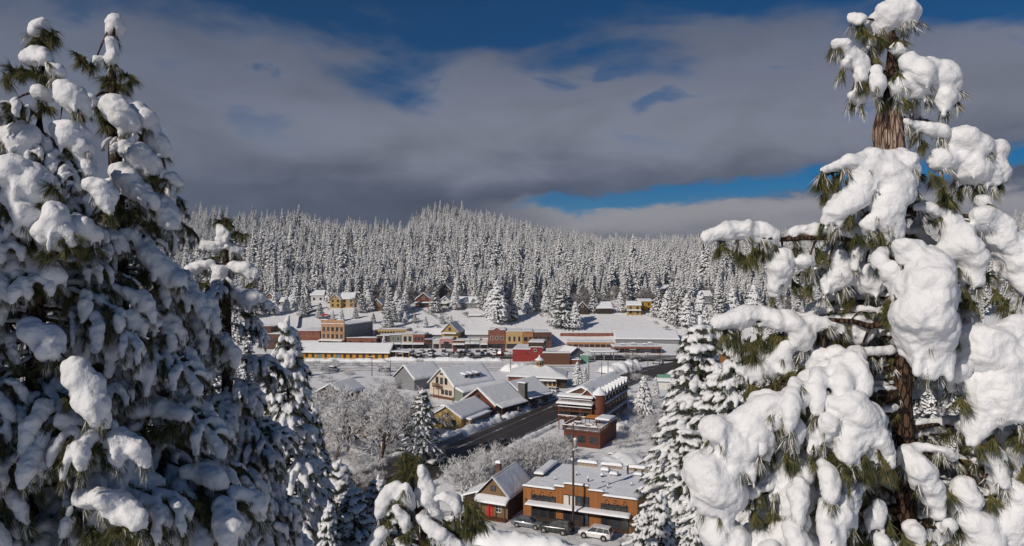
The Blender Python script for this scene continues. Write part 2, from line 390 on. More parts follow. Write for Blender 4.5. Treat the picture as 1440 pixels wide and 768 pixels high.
def conifer_far(seed, H, Rm, tiers, per, frost=.8, lump=False):
    g = random.Random(seed); mb = MB()
    mb.tube([(0, 0, -1), (0, 0, H*.5), (0, 0, H*.99)], [H*.014, H*.009, .02], 5, 0)
    z0 = .06 + .06*g.random()
    for i in range(tiers):
        t = z0 + (1-z0)*(i/tiers)**.92
        Lr = Rm*(1-t)**.8*(1 + .0*t) + .12
        Lr *= min(1, .55 + (t-z0)*4)
        for k in range(per):
            if g.random() < .10: continue
            a = 6.283*(k/per) + i*2.4 + g.uniform(-.35, .35); L = Lr*g.uniform(.6, 1.2)
            dr = g.uniform(.30, .62); c, s = math.cos(a), math.sin(a); w = L*g.uniform(.24, .36)
            h = H*t + g.uniform(-.25, .25)
            def P(u, v, dz): return (c*u*L - s*v*w, s*u*L + c*v*w, h + L*(.12*u - dr*u*u) + dz - abs(v)*w*.35)
            st = [(.05, .25), (.45, 1.0), (.8, .75), (1.0, .1)]
            V = []; 
            for u, wv in st: V += [P(u, -wv, -.02), P(u, 0, .10), P(u, wv, -.02)]
            fs = []
            for j in range(3):
                b = j*3; fs += [(b, b+1, b+4, b+3), (b+1, b+2, b+5, b+4)]
            mb.add(V, fs, 1)
            if g.random() < frost:
                e = g.uniform(.78, 1.08); up = .10 + .05*L; V = []
                for u, wv in st:
                    wv *= e*g.uniform(.75, 1.1); V += [P(u, -wv, up*.4), P(u*1.02, 0, .12+up*g.uniform(1, 1.8)), P(u, wv, up*.4)]
                mb.add(V, fs, 2)
    return mb.mesh('snowy_conifer', ['bark_far', 'needles_far', 'frost_far'])
FAR = [conifer_far(40+i, h, r, t, p, fr) for i, (h, r, t, p, fr) in enumerate([(24, 4.1, 28, 7, .95), (20, 3.3, 25, 7, .96), (27, 4.5, 30, 7, .93), (17, 3.7, 21, 7, .96), (22, 3.0, 27, 6, .9), (25, 4.2, 28, 8, .6)])]
FARH = [24, 20, 27, 17, 22, 25, 13]
def frosted_kind():
    a, b = bare_tree(71, 12, .62, 5, .22, rmin=.05); bm = bmesh.new(); bm.from_mesh(a); bm.from_mesh(b); m = bpy.data.meshes.new('frosted_tree'); bm.to_mesh(m); bm.free(); m.materials.append(M('twig_grey')); return m
FAR.append(frosted_kind())
def forest(young, beyond):
    g = random.Random(5); pts = []
    sp = 8.3; y = 446.0
    while y < 1560:
        x0, x1 = (-60-720)/F*y, (1600-720)/F*y; x = x0
        while x < x1:
            X = x + g.uniform(-.5, .5)*sp; Yv = y + g.uniform(-.5, .5)*sp; px = 720 + F*X/Yv
            x += sp
            Dr = float(np.interp(px, RIDGE_PX, RIDGE_D))
            if Yv > Dr + 25: continue
            if 360 < px < 500 and Yv < 468: continue                     # the open track below the wood
            if g.random() < .12 + .16*(mnoise.noise(Vector((X*.02, Yv*.02, 0))) > .15): continue
            i = g.randrange(5)
            if 570 < px < 645 and Yv > 1040 and g.random() < .7: i = 5  # darker, barer trees on the knoll
            if g.random() < .05: i = 5
            if g.random() < (.38 if (px > 820 and Yv < 640) else .10 if Yv < 700 else .02): i = 6
            pts.append((X, Yv, float(gz_np(X, Yv))-.3, i, g.choice((g.uniform(.45, .8), g.uniform(.75, 1.15), g.uniform(.9, 1.5)))*(1 if Yv < 700 else .82), g.uniform(0, 6.28), px))
        y += sp
    pts += young
    pts.sort(key=lambda p: p[1]/(p[4]*FARH[p[3]]))
    near, rest = pts[:300], pts[300:] + beyond
    for X, Yv, z, i, s, rz, _px in near:
        o = link('conifer_tree', FAR[i]); o.location = (X, Yv, z); o.scale = (s, s, s); o.rotation_euler = (g.uniform(-.03, .03), g.uniform(-.03, .03), rz)
        wh = near_house(720+F*X/Yv)
        if i == 6: tag(o, 'round grey bare tree at the far forest edge ' + ('above ' if Yv > 440 else 'level with ') + wh, 'tree', 'grey bare trees at the forest edge'); continue
        tag(o, ('snow-crusted conifer at the far forest edge above ' if Yv > 440 else 'young snow-crusted conifer on the slope near ') + wh, 'tree', 'conifers at the forest edge' if Yv > 440 else 'young conifers on the slope')
    # the rest reads as one mass
    pc = bpy.data.collections.new('forest_kinds')
    for i, m in enumerate(FAR):
        o = bpy.data.objects.new('conifer_kind_%s' % 'abcdefg'[i], m); pc.objects.link(o)
    me = bpy.data.meshes.new('far_forest'); me.from_pydata([p[:3] for p in rest], [], [])
    for nm, typ, k in (('idx', 'INT', 3), ('scl', 'FLOAT', 4), ('rz', 'FLOAT', 5)):
        a = me.attributes.new(nm, typ, 'POINT'); a.data.foreach_set('value', [p[k] for p in rest])
    fo = link('far_forest', me); fo['kind'] = 'stuff'; fo['label'] = 'dense snow-frosted conifer forest covering the far hills'; fo['category'] = 'forest'
    ng = bpy.data.node_groups.new('forest_nodes', 'GeometryNodeTree')
    ng.interface.new_socket('Geometry', in_out='INPUT', socket_type='NodeSocketGeometry'); ng.interface.new_socket('Geometry', in_out='OUTPUT', socket_type='NodeSocketGeometry')
    N = ng.nodes.new; gi, go = N('NodeGroupInput'), N('NodeGroupOutput'); ip = N('GeometryNodeInstanceOnPoints'); ci = N('GeometryNodeCollectionInfo')
    ci.inputs['Collection'].default_value = pc; ci.inputs['Separate Children'].default_value = True; ci.inputs['Reset Children'].default_value = True
    ip.inputs['Pick Instance'].default_value = True
    L = ng.links.new; L(gi.outputs[0], ip.inputs['Points']); L(ci.outputs[0], ip.inputs['Instance']); L(ip.outputs[0], go.inputs[0])
    def attr(nm, typ):
        a = N('GeometryNodeInputNamedAttribute'); a.data_type = typ; a.inputs['Name'].default_value = nm; return a.outputs[0]
    L(attr('idx', 'INT'), ip.inputs['Instance Index']); L(attr('scl', 'FLOAT'), ip.inputs['Scale'])
    cx = N('ShaderNodeCombineXYZ'); L(attr('rz', 'FLOAT'), cx.inputs[2]); L(cx.outputs[0], ip.inputs['Rotation'])
    md = fo.modifiers.new('forest', 'NODES'); md.node_group = ng
# ------------------------------------------------------------------ snow-laden pines close to the camera
_ico = None
def ico_data():
    global _ico
    if _ico is None:
        bm = bmesh.new(); bmesh.ops.create_icosphere(bm, subdivisions=2, radius=1)
        _ico = (np.array([v.co[:] for v in bm.verts]), [tuple(v.index for v in f.verts) for f in bm.faces]); bm.free()
    return _ico
_tex = {}
def clouds(scale, depth=3):
    k = (scale, depth)
    if k not in _tex:
        t = bpy.data.textures.new('snow_lumps', 'CLOUDS'); t.noise_scale = scale; t.noise_depth = depth; _tex[k] = t
    return _tex[k]
def remesh_balls(balls, voxel, rng, smooth=16, disp=((0.40, 0.17), (0.12, 0.030), (0.03, 0.008)), name='snow_load', mat='snow'):
    """balls: list of (centre, (rx,ry,rz)); merged into one soft snow surface"""
    mb = MB(); iv, fi = ico_data()
    for c, r in balls: mb.add(iv*np.array(r) + np.array(c), fi)
    me = mb.mesh('tmp', [])
    o = bpy.data.objects.new('tmp', me); COL.objects.link(o)
    m = o.modifiers.new('r', 'REMESH'); m.mode = 'VOXEL'; m.voxel_size = voxel; m.use_smooth_shade = True
    m = o.modifiers.new('s', 'SMOOTH'); m.factor = 0.6; m.iterations = smooth
    for sc, st in disp:
        m = o.modifiers.new('d', 'DISPLACE'); m.texture = clouds(sc); m.strength = st; m.mid_level = 0.5; m.texture_coords = 'LOCAL'
    dg = bpy.context.evaluated_depsgraph_get(); dg.update()
    new = bpy.data.meshes.new_from_object(o.evaluated_get(dg)); new.name = name
    bpy.data.objects.remove(o); bpy.data.meshes.remove(me)
    new.materials.clear(); new.materials.append(M(mat))
    new.polygons.foreach_set('use_smooth', [True]*len(new.polygons)); new.update()
    return new
def chain_balls(ch, rng, flat=0.92, jit=0.06, step=0.30, drips=True):
    """ch: list of (Vector, r) -> ellipsoids along it"""
    out = []
    for i in range(len(ch)):
        p, r = ch[i]
        q, s = ch[i+1] if i+1 < len(ch) else ch[i]
        n = max(1, int((q-p).length/(step*max(0.02, min(r, s)))))
        for k in range(n):
            t = k/n; c = p.lerp(q, t); rr = (r + (s-r)*t)
            rr *= 1 + rng.uniform(-jit, jit)
            c = c + Vector((rng.gauss(0, 1), rng.gauss(0, 1), rng.gauss(0, .7)))*rr*0.13
            out.append((c, (rr*rng.uniform(.92, 1.08), rr*rng.uniform(.92, 1.08), rr*flat*rng.uniform(.92, 1.05))))
    if drips:                       # fingers of snow sagging from the lower edge
        for p, r in ch:
            if r < 0.07: continue
            for _ in range(rng.randint(1, 3)):
                a = rng.uniform(0, 6.283); q = p + Vector((math.cos(a)*r*.72, math.sin(a)*r*.72, -r*.55))
                e = max(0.028, r*rng.uniform(.18, .30)); L = r*rng.uniform(.25, .85)
                for k in range(4):
                    t = k/3; out.append((q + Vector((math.cos(a)*t*r*.12, math.sin(a)*t*r*.12, -L*t)), (e*(1-.45*t),)*2 + (e*1.25,)))
    return out
def tuft_tris(p, d, rng, n=42, ln=0.2, w=0.009, spread=0.33, droop=0.65):
    """a bottle-brush of long pine needles around point p pointing along d"""
    p = np.array(p); d = np.array(Vector(d).normalized())
    k = rng.randint(0, 2**31-1); g = np.random.default_rng(k)
    dirs = d[None]*1.0 + g.normal(0, spread, (n, 3)); dirs[:, 2] -= droop*g.uniform(.3, 1.5, n)
    dirs /= np.linalg.norm(dirs, axis=1)[:, None]
    L = ln*g.uniform(.7, 1.15, (n, 1))
    st = p[None] + d[None]*g.uniform(-.5, .3, (n, 1))*ln
    side = np.cross(dirs, g.normal(0, 1, (n, 3))); side /= np.linalg.norm(side, axis=1)[:, None]+1e-9
    a = st - side*w*.5; b = st + side*w*.5; mid = st + dirs*L
    mid[:, 2] -= droop*0.25*L[:, 0]
    return np.stack([a, b, mid], 1)
def make_branch(parent, wood, chains, rng, voxel=0.026, tufts=None, tuft_ln=0.2, tuft_n=42, extra_fringe=0.8, woodmat='bark', name='branch'):
    """wood: list of (Vector, r); chains: list of chains of (Vector, r). Returns the branch object (> needles, snow_load)"""
    mb = MB()
    for w in wood: mb.tube([p for p, r in w], [r for p, r in w], 7)
    balls = []; tris = []; ftris = []
    for ch in chains:
        balls += chain_balls(ch, rng)
        if wood and len(ch):
            wp = [p for w in wood for p, r in w]
            q = min(wp, key=lambda p: (p-ch[0][0]).length)
            mb.tube([q, q.lerp(ch[0][0], .5) + Vector((0, 0, .03)), ch[0][0]] + [p for p, r in ch[1:]], [.022, .016] + [.012]*len(ch), 5)
        for i, (p, r) in enumerate(ch):
            k = 4 if r > 0.16 else 3 if r > .09 else 2
            if len(ch) > 1:
                a = ch[max(0, i-1)][0]; b = ch[min(len(ch)-1, i+1)][0]; dr = (b-a).normalized()
            else: dr = Vector((0, 0, -1))
            for _ in range(k):
                if rng.random() < 0.12: continue
                dd = (dr*rng.uniform(.2, 1.0) + Vector((rng.gauss(0, .6), rng.gauss(0, .6), rng.uniform(-1.7, -.45)))).normalized()
                pp = p + dd*r*rng.uniform(.75, 1.02)
                tris.append(tuft_tris(pp, dd, rng, tuft_n, tuft_ln*rng.uniform(.7, 1.15)))
                if rng.random() < extra_fringe:
                    ftris.append(tuft_tris(pp - dd*r*.1, dd, rng, 22, tuft_ln*.95, 0.014, .26, .6))
                # twig carrying the clump
                mb.tube([p + Vector((0, 0, -r*.3)), pp], [0.012, 0.006], 4)
    for (p, d, n, ln) in (tufts or []): tris.append(tuft_tris(p, d, rng, n, ln))
    br = link(name, mb.mesh(name, [woodmat], True), parent)
    if tris: link('needles', tri_mesh('needles', np.concatenate(tris), ['needles']), br)
    if balls: link('snow_load', remesh_balls(balls, voxel, rng), br)
    if ftris: link('frosted_needles', tri_mesh('frosted_needles', np.concatenate(ftris), ['snow']), br)
    return br
def pxchain(ch, d, base, dz=0.0, rng=None, wob=0.0):
    """photo pixels (x, y, r[, depth offset]) at distance d -> chain local to base"""
    out = []
    for c in ch:
        dd = d + (c[3] if len(c) > 3 else 0) + (rng.uniform(-wob, wob) if wob else 0)
        out.append((at(c[0], c[1], dd) - base, c[2]/F*dd*1.04))
    return out
def local_branch(L, rng, r0=0.045, rs=0.16, droop=0.55, up=0.25, twigs=9, twl=0.38):
    """a generic loaded bough growing along +X from the origin; returns wood, chains"""
    main = []; K = 8
    bend = rng.uniform(-.18, .18)
    for i in range(K+1):
        s = i/K
        main.append((Vector((L*s, bend*L*s*s, L*(up*s - droop*s*s))), r0*(1-s*.8)+0.006))
    def pt(s):
        i = min(K-1, int(s*K)); t = s*K-i; return main[i][0].lerp(main[i+1][0], t)
    wood = [main]; chains = []
    mc = []
    for s in (.05, .13, 0.22, .38, .54, .7, .85, 1.0):
        if rng.random() < .92: mc.append((pt(s)+Vector((0, 0, rs*.35)), rs*(.35+.55*s)*rng.uniform(.8, 1.15)))
    e = pt(1.0)
    mc.append((e + Vector((rs*.5, 0, -rs*.9)), rs*1.0)); mc.append((e + Vector((rs*.7, 0, -rs*2.0)), rs*.6))
    chains.append(mc)
    for k in range(twigs):
        s = .28 + .68*(k+rng.random()*.6)/twigs; p = pt(s); sg = -1 if k % 2 else 1
        tl = L*twl*(1.15-.6*s)*rng.uniform(.7, 1.2); yaw = sg*R(rng.uniform(35, 70))
        d = Vector((math.cos(yaw), math.sin(yaw), rng.uniform(-.1, .15)))
        q1 = p + d*tl*.5; q2 = p + d*tl*.85 + Vector((0, 0, -tl*.28)); q3 = p + d*tl*1.0 + Vector((0, 0, -tl*.62))
        wood.append([(p, r0*.4), (q1, r0*.28), (q2, r0*.2), (q3, .006)])
        r = rs*rng.uniform(.65, 1.2)
        chains.append([(p.lerp(q1, .6) + Vector((0, 0, r*.2)), r*.55), (q1 + Vector((0, 0, r*.4)), r*.85), (q2 + Vector((0, 0, r*.25)), r), (q3, r*.72), (q3 + Vector((d.x*r*.3, d.y*r*.3, -r*rng.uniform(.6, 1.4))), r*.42)])
    return wood, chains

# -------------------------------------------- the big pine on the right
def right_pine():
    rng = random.Random(11); D = 10.0
    base = Vector(((1275-720)/F*D, D, 0)); base.z = ground_z(base.x, base.y) - 0.15
    tr = thing('pine_tree', 'tall snow-laden pine at the right with a bare broken stretch of trunk near its top', 'tree', base)
    mb = MB()
    tp = [(1256, 30, 3), (1254, 60, 4), (1251, 100, 6.5), (1249, 140, 10), (1250, 148, 12), (1251, 200, 14), (1254, 240, 11), (1262, 350, 10), (1266, 430, 10.5), (1272, 500, 11), (1270, 560, 11), (1276, 640, 12), (1274, 700, 12.5), (1278, 780, 13.5)]
    pts = [(at(x, y, D)-base, r/F*D) for x, y, r in tp]
    pts.append((Vector((0, 0, (pts[-1][0].z)*.4)), .24)); pts.append((Vector((0, 0, -.3)), .34))
    low = pts[5:]; topw = pts[:5]; 
    mb.tube([p for p, r in low], [r for p, r in low], 12); link('trunk', mb.mesh('trunk', ['bark'], True), tr)
    mb = MB(); bare = pts[3:7]
    # splintered, bark-stripped length of stem
    n = 18; V = []; Fs = []
    ks = 9
    for i in range(ks):
        t = i/(ks-1); c = bare[0][0].lerp(bare[-1][0], t); r = (0.09 + .095*min(1, t*2.2) - .02*max(0, t-.75))
        for j in range(n):
            a = 2*math.pi*j/n; rr = r*(1 + .16*math.sin(a*5+t*1.2) + .12*math.sin(a*9+1) + rng.uniform(-.05, .05))
            V.append(c + Vector((math.cos(a)*rr, math.sin(a)*rr, 0)))
    for i in range(ks-1):
        for j in range(n): Fs.append((i*n+j, i*n+(j+1) % n, (i+1)*n+(j+1) % n, (i+1)*n+j))
    mb.add(V, Fs); link('broken_stem', mb.mesh('broken_stem', ['bark_bare'], True), tr)
    mb = MB(); mb.tube([p for p, r in topw], [r for p, r in topw], 8); link('leader', mb.mesh('leader', ['bark'], True), tr)
    BR = [
     # wood px, depth offset, snow chains
     ([(1254,70),(1255,45),(1256,30)], 0, [[(1236,32,17),(1252,22,24),(1268,20,24),(1276,22,14)],[(1199,25,8),(1208,26,9)],[(1262,70,13),(1268,78,11)],[(1222,60,10),(1229,63,8)]], [(1218,44,14),(1230,52,14),(1262,56,12),(1212,36,10),(1246,58,12)]),
     ([(1251,105),(1225,85),(1200,72),(1178,62)], -.1, [[(1176,62,7),(1190,65,11),(1203,80,13),(1212,98,13),(1208,112,8)],[(1188,88,8),(1184,98,6)],[(1209,130,10),(1209,146,7)],[(1196,134,6),(1198,144,5)]], [(1170,66,10),(1178,56,10),(1220,95,12),(1226,80,12),(1216,118,10)]),
     ([(1250,110),(1236,104)], -.25, [[(1233,98,9),(1234,116,10.5),(1234,130,8)]], [(1240,140,10),(1226,110,10)]),
     ([(1252,100),(1275,90),(1300,98),(1335,115)], -.2, [[(1278,86,11),(1290,100,18),(1308,104,22),(1325,112,23),(1340,118,16)],[(1330,138,14),(1325,148,10)],[(1265,118,12),(1266,138,8)],[(1290,122,18),(1300,128,14)],[(1344,138,7)]], [(1262,100,10),(1272,140,9),(1280,78,9)]),
     ([(1255,130),(1280,148)], .4, [[(1278,140,11),(1284,154,11),(1290,160,8)]], [(1290,168,10)]),
     ([(1256,160),(1290,177),(1330,190),(1370,205),(1398,235)], -.1, [[(1275,171,6.5),(1295,177,8),(1320,185,11)],[(1342,193,15),(1370,204,22),(1393,223,22),(1404,245,13)],[(1318,226,16),(1345,220,20),(1370,233,22),(1392,250,15)],[(1350,244,13),(1360,250,13)],[(1375,280,9),(1385,283,9)]], [(1312,246,14),(1328,262,14),(1335,280,14),(1350,262,12),(1372,262,12),(1300,200,10),(1290,190,8),(1332,275,12)]),
     ([(1256,225),(1225,222),(1190,230),(1155,248)], -.35, [[(1158,238,7),(1185,230,9),(1205,228,11),(1230,225,16),(1262,222,16),(1282,226,11)],[(1228,242,23),(1212,262,23),(1193,282,19),(1170,300,14),(1160,312,9)],[(1255,246,25),(1262,264,23),(1245,286,18),(1250,312,16),(1256,332,12)],[(1185,302,8),(1180,316,6)],[(1222,312,9),(1220,326,6)],[(1278,240,14),(1282,258,10)]], [(1152,250,13),(1165,255,14),(1178,246,14),(1160,268,13),(1195,305,10),(1205,330,12),(1235,330,12),(1290,245,10)]),
     ([(1260,345),(1200,338),(1120,335),(1060,332),(1000,332)], .15, [[(990,333,8),(1012,328,13),(1040,325,15),(1066,328,16),(1086,333,13)],[(1112,328,8),(1140,322,9),(1162,325,10),(1200,330,14),(1225,345,14)],[(1100,356,14),(1097,378,17),(1092,400,15),(1088,412,9)],[(1137,366,13),(1132,376,9)],[(1182,365,16),(1182,385,19),(1175,402,12)],[(1215,386,18),(1225,406,15)],[(1163,395,10),(1160,410,8)]], [(1015,345,14),(1035,350,16),(1060,352,16),(1075,350,14),(1048,362,14),(1120,345,14),(1150,352,14),(1115,395,12),(1200,420,12),(1140,400,12)]),
     ([(1262,300),(1300,292),(1330,300),(1380,305),(1450,345)], -.1, [[(1290,292,8),(1315,297,10),(1335,305,10)],[(1340,312,14),(1353,330,21),(1361,355,23),(1368,380,17),(1372,395,10)],[(1380,304,15),(1400,320,21),(1420,345,25),(1432,375,25),(1442,400,18)],[(1450,350,26),(1475,385,26),(1480,420,20)],[(1330,350,12),(1325,365,9)]], [(1345,375,12),(1388,385,12),(1400,410,14),(1415,425,14),(1345,400,12),(1425,440,12)]),
     ([(1264,380),(1285,360),(1305,385)], -1.0, [[(1270,346,12),(1296,364,20),(1310,386,31),(1305,412,41),(1300,440,41),(1306,470,36),(1310,500,26),(1305,520,13)]], [(1262,420,16),(1258,440,14),(1340,470,12),(1330,500,12)]),
     ([(1262,380),(1250,385)], -.6, [[(1258,380,15),(1264,402,17),(1262,415,10)],[(1240,355,10),(1236,370,9)]], [(1250,425,14),(1246,440,14)]),
     ([(1268,450),(1330,450),(1390,475),(1440,520)], -.7, [[(1366,470,18),(1388,480,31),(1405,510,40),(1400,545,42),(1422,570,34)],[(1385,575,27),(1370,600,18)],[(1430,470,28),(1448,510,38),(1465,560,38)],[(1350,490,14),(1346,520,14),(1342,545,10)]], [(1372,622,14),(1395,615,14),(1430,608,14),(1350,560,12),(1440,615,14)]),
     ([(1266,460),(1200,452),(1100,448),(1010,452)], .2, [[(1006,453,9),(1030,447,13),(1055,446,16),(1085,445,15),(1110,446,13)],[(1135,452,13),(1160,452,10),(1178,456,12)],[(1118,456,15),(1130,475,16),(1128,492,9)],[(1103,488,13),(1098,510,16),(1104,522,9)],[(1045,522,9),(1060,518,14),(1078,521,11)],[(1155,500,16),(1150,525,21),(1155,545,19),(1150,562,11)],[(1200,450,15),(1210,466,17),(1215,478,11)],[(1200,523,11),(1198,541,8)]], [(1020,465,16),(1035,470,18),(1050,480,18),(1068,474,16),(1085,472,16),(1060,495,16),(1095,470,14),(1150,470,12),(1180,475,12),(1075,545,14),(1055,540,14),(1180,545,10)]),
     ([(1270,565),(1150,556),(1080,575),(1020,608),(1000,640)], -.6, [[(1160,555,12),(1120,560,15),(1090,570,17)],[(1075,576,21),(1042,595,23),(1020,610,22)],[(1008,602,24),(1025,616,28),(1035,640,27),(1026,656,19)],[(984,655,24),(1000,666,34),(1010,690,34),(1000,710,24),(1020,722,16)],[(1048,592,20),(1060,610,25),(1066,632,18)],[(1010,745,28),(1030,762,28)],[(1100,582,14),(1115,600,16),(1118,622,11)]], [(1080,600,14),(1085,625,16),(1060,655,14),(1130,585,14),(1105,640,14),(1070,690,14),(1060,720,14),(1095,600,14)]),
     ([(1268,560),(1220,570),(1190,590)], -.8, [[(1172,566,15),(1195,570,23),(1206,590,29),(1195,615,28),(1190,640,17)],[(1225,600,19),(1240,626,17),(1250,652,10)],[(1165,590,12),(1160,612,10)]], [(1160,585,16),(1165,640,14),(1175,655,16),(1215,640,14),(1210,660,14)]),
     ([(1272,632),(1200,640),(1130,655),(1062,700)], -.4, [[(1205,636,7),(1150,648,8),(1100,664,10),(1060,690,13)],[(1132,690,17),(1120,710,21),(1105,722,14)],[(1155,700,10),(1155,716,8)],[(1195,668,14),(1190,692,11)]], [(1130,735,14),(1160,730,14),(1175,690,14),(1200,705,16),(1215,700,14),(1085,720,14)]),
     ([(1272,634),(1310,628),(1345,644),(1380,700)], -.5, [[(1290,628,8),(1320,630,9),(1342,643,9)],[(1275,640,15),(1295,662,19),(1310,690,17),(1320,722,12)],[(1355,680,15),(1360,702,19),(1350,718,12)],[(1425,700,23),(1420,730,25),(1425,762,25)],[(1360,726,18),(1380,742,21),(1390,766,17)],[(1372,768,22)],[(1400,660,14),(1405,680,12)]], [(1345,735,14),(1400,730,14),(1395,700,12),(1330,690,14),(1440,660,16),(1405,640,14)]),
     ([(1276,720),(1180,715),(1090,735)], -.5, [[(1082,740,13),(1110,746,17),(1132,742,12)],[(1180,714,15),(1185,735,15),(1180,756,11)],[(1235,708,13),(1230,732,13)],[(1060,766,15),(1095,769,14)],[(1145,760,14)]], [(1165,750,14),(1205,740,14),(1215,755,14),(1130,765,14),(1250,735,14)]),
     ([(1276,740),(1320,742)], -.5, [[(1285,745,15),(1290,762,13)],[(1240,762,12)],[(1322,752,13),(1336,736,11)],[(1260,770,14)]], [(1305,765,14),(1340,765,14),(1270,755,12)]),
    ]
    for w, do, chs, tf in BR:
        wd = [(at(x, y, D+do*(i/max(1, len(w)-1)))-base, (0.042*(1-.75*i/len(w))+.008)) for i, (x, y) in enumerate(w)]
        w2 = []
        for (p, r), (q, r2) in zip(wd[:-1], wd[1:]):
            for k in range(3): w2.append((p.lerp(q, k/3) + Vector((rng.gauss(0, .02), rng.gauss(0, .03), rng.gauss(0, .025)))*(k > 0), (r+(r2-r)*k/3)*rng.uniform(.85, 1.1)))
        wd = w2 + [wd[-1]]
        cc = [pxchain(c, D+do, base, rng=rng, wob=0.10) for c in chs]
        tfs = []
        for (x, y, r) in tf:
            p = at(x, y, D+do+rng.uniform(-.15, .15)) - base
            for _ in range(5):
                dd = Vector((rng.gauss(0, .5), rng.gauss(0, .5), rng.uniform(-1.2, -.1)))
                tfs.append((p + dd*.05, dd, 60, r/F*D*rng.uniform(1.3, 1.8)))
        make_branch(tr, [wd], cc, rng, tufts=tfs)
    return tr, base
def filler_branches(tr, spec, protos, rng):
    """spec: (z, azimuth, scale, pitch); protos: shared bough meshes"""
    for z, x, y, az, sc, pitch in spec:
        ms = protos[rng.randrange(len(protos))]
        b = link('branch', ms[0], tr); b.location = (x, y, z); b.rotation_euler = (0, pitch, az); b.scale = (sc, sc*rng.choice((-1, 1)), sc)
        for nm, m in zip(('needles', 'snow_load', 'frosted_needles'), ms[1:]): link(nm, m, b)
def bough_protos(n, seed, L=2.2, rs=0.17, voxel=0.03, keep=1.0, leafy=0, **kw):
    out = []
    for i in range(n):
        rng = random.Random(seed+i)
        w, c = local_branch(L, rng, rs=rs*rng.uniform(.85, 1.2), droop=rng.uniform(.35, .75), up=rng.uniform(.1, .3), **kw)
        c = [x for k, x in enumerate(c) if k == 0 or rng.random() < keep]; tf = []
        for tw in w[1:]:
            for (p, r), (q, r2) in zip(tw[:-1], tw[1:]):
                for _ in range(leafy):
                    dd = (q-p).normalized()*.8 + Vector((rng.gauss(0, .45), rng.gauss(0, .45), rng.uniform(-.7, .25))); tf.append((p.lerp(q, rng.random()), dd, 40, .21*rng.uniform(.8, 1.2)))
        b = make_branch(None, w, c, rng, voxel=voxel, tufts=tf)
        ms = [b.data] + [k.data for k in kids(b)]
        for k in kids(b): bpy.data.objects.remove(k)
        bpy.data.objects.remove(b); out.append(ms)
    return out
# ------------------------------------------------------------------ buildings
def mat_brick(name, c1, c2, mortar, scale=1.0):
    m, t = newmat(name); b = bsdf(t, 0.85, 0.2)
    tc = t.n('ShaderNodeTexCoord'); sp = t.n('ShaderNodeSeparateXYZ'); t.l(tc.outputs['Object'], sp.inputs[0])
    cv = t.n('ShaderNodeCombineXYZ'); t.l(t.math('ADD', sp.outputs[0], sp.outputs[1]), cv.inputs[0]); t.l(sp.outputs[2], cv.inputs[1])
    br = t.n('ShaderNodeTexBrick'); t.l(cv.outputs[0], br.inputs['Vector'])
    br.inputs['Color1'].default_value = (*c1, 1); br.inputs['Color2'].default_value = (*c2, 1); br.inputs['Mortar'].default_value = (*mortar, 1)
    br.inputs['Scale'].default_value = 3.2*scale; br.inputs['Mortar Size'].default_value = 0.012
    d = t.mix(t.ramp(t.noise(tc.outputs['Object'], .7, 5), .35, .7), br.outputs['Color'], tuple(x*.72 for x in c1))
    dm = d.node
    t.l(d, b.inputs['Base Color'])
def mat_boards(name, c, vertical=False, pitch=0.2, rough=.75):
    """painted or stained boarding: dark joints, slight tone change board to board, weather streaks"""
    m, t = newmat(name); b = bsdf(t, rough, 0.25)
    tc = t.n('ShaderNodeTexCoord'); sp = t.n('ShaderNodeSeparateXYZ'); t.l(tc.outputs['Object'], sp.inputs[0])
    u = t.math('ADD', sp.outputs[0], sp.outputs[1]) if vertical else sp.outputs[2]
    q = t.math('DIVIDE', u, pitch); fr = t.math('FRACT', q); fl = t.math('FLOOR', q)
    wn = t.n('ShaderNodeTexWhiteNoise', noise_dimensions='1D'); t.l(fl, wn.inputs['W'])
    base = t.mix(wn.outputs['Value'], tuple(x*.86 for x in c), tuple(min(1, x*1.1) for x in c))
    st = t.ramp(t.noise(tc.outputs['Object'], 1.1, 6, .65), .35, .75)
    base = t.mix(t.math('MULTIPLY', st, .35), base, tuple(x*.6 for x in c))
    j = t.math('LESS_THAN', fr, .07)
    t.l(t.mix(t.math('MULTIPLY', j, .6), base, tuple(x*.3 for x in c)), b.inputs['Base Color'])
    bump(t, b, t.ramp(fr, 0, .12), .01)
mat_boards('wall_orange', (0.33, 0.135, 0.045), True, .3)
mat_boards('wood_dark', (0.060, 0.038, 0.028), True, .2)
mat_boards('wood_brown', (0.135, 0.062, 0.036), False, .22)
mat_boards('wood_red_brown', (0.150, 0.048, 0.030), False, .22)
mat_boards('wood_gable', (0.20, 0.125, 0.065), True, .18)
mat_boards('wall_cream', (0.60, 0.52, 0.42), False, .18)
mat_boards('wall_white', (0.66, 0.65, 0.62), False, .18)
mat_boards('wall_grey', (0.24, 0.245, 0.26), False, .2)
mat_boards('wall_greygreen', (0.20, 0.225, 0.20), False, .2)
mat_boards('wall_yellow', (0.44, 0.30, 0.11), False, .2)
mat_boards('wall_depot', (0.58, 0.31, 0.035), False, .2)
mat_boards('wall_pink', (0.55, 0.30, 0.28), False, .2)
mat_boards('wall_red', (0.27, 0.035, 0.030), False, .25)
mat_boards('wall_tan', (0.58, 0.40, 0.19), False, .3)
mat_boards('wall_palegreen', (0.44, 0.47, 0.41), False, .2)
mat_plain('wall_stucco', (0.30, 0.235, 0.17), .9)
mat_brick('brick_tan', (0.47, 0.27, 0.15), (0.52, 0.31, 0.18), (0.42, 0.32, 0.24))
mat_brick('brick_red', (0.25, 0.095, 0.065), (0.31, 0.13, 0.085), (0.28, 0.20, 0.17))
mat_brick('brick_dark', (0.12, 0.060, 0.048), (0.16, 0.08, 0.06), (0.15, 0.11, 0.10))
mat_brick('brick_orange', (0.40, 0.19, 0.085), (0.46, 0.23, 0.11), (0.36, 0.25, 0.17))
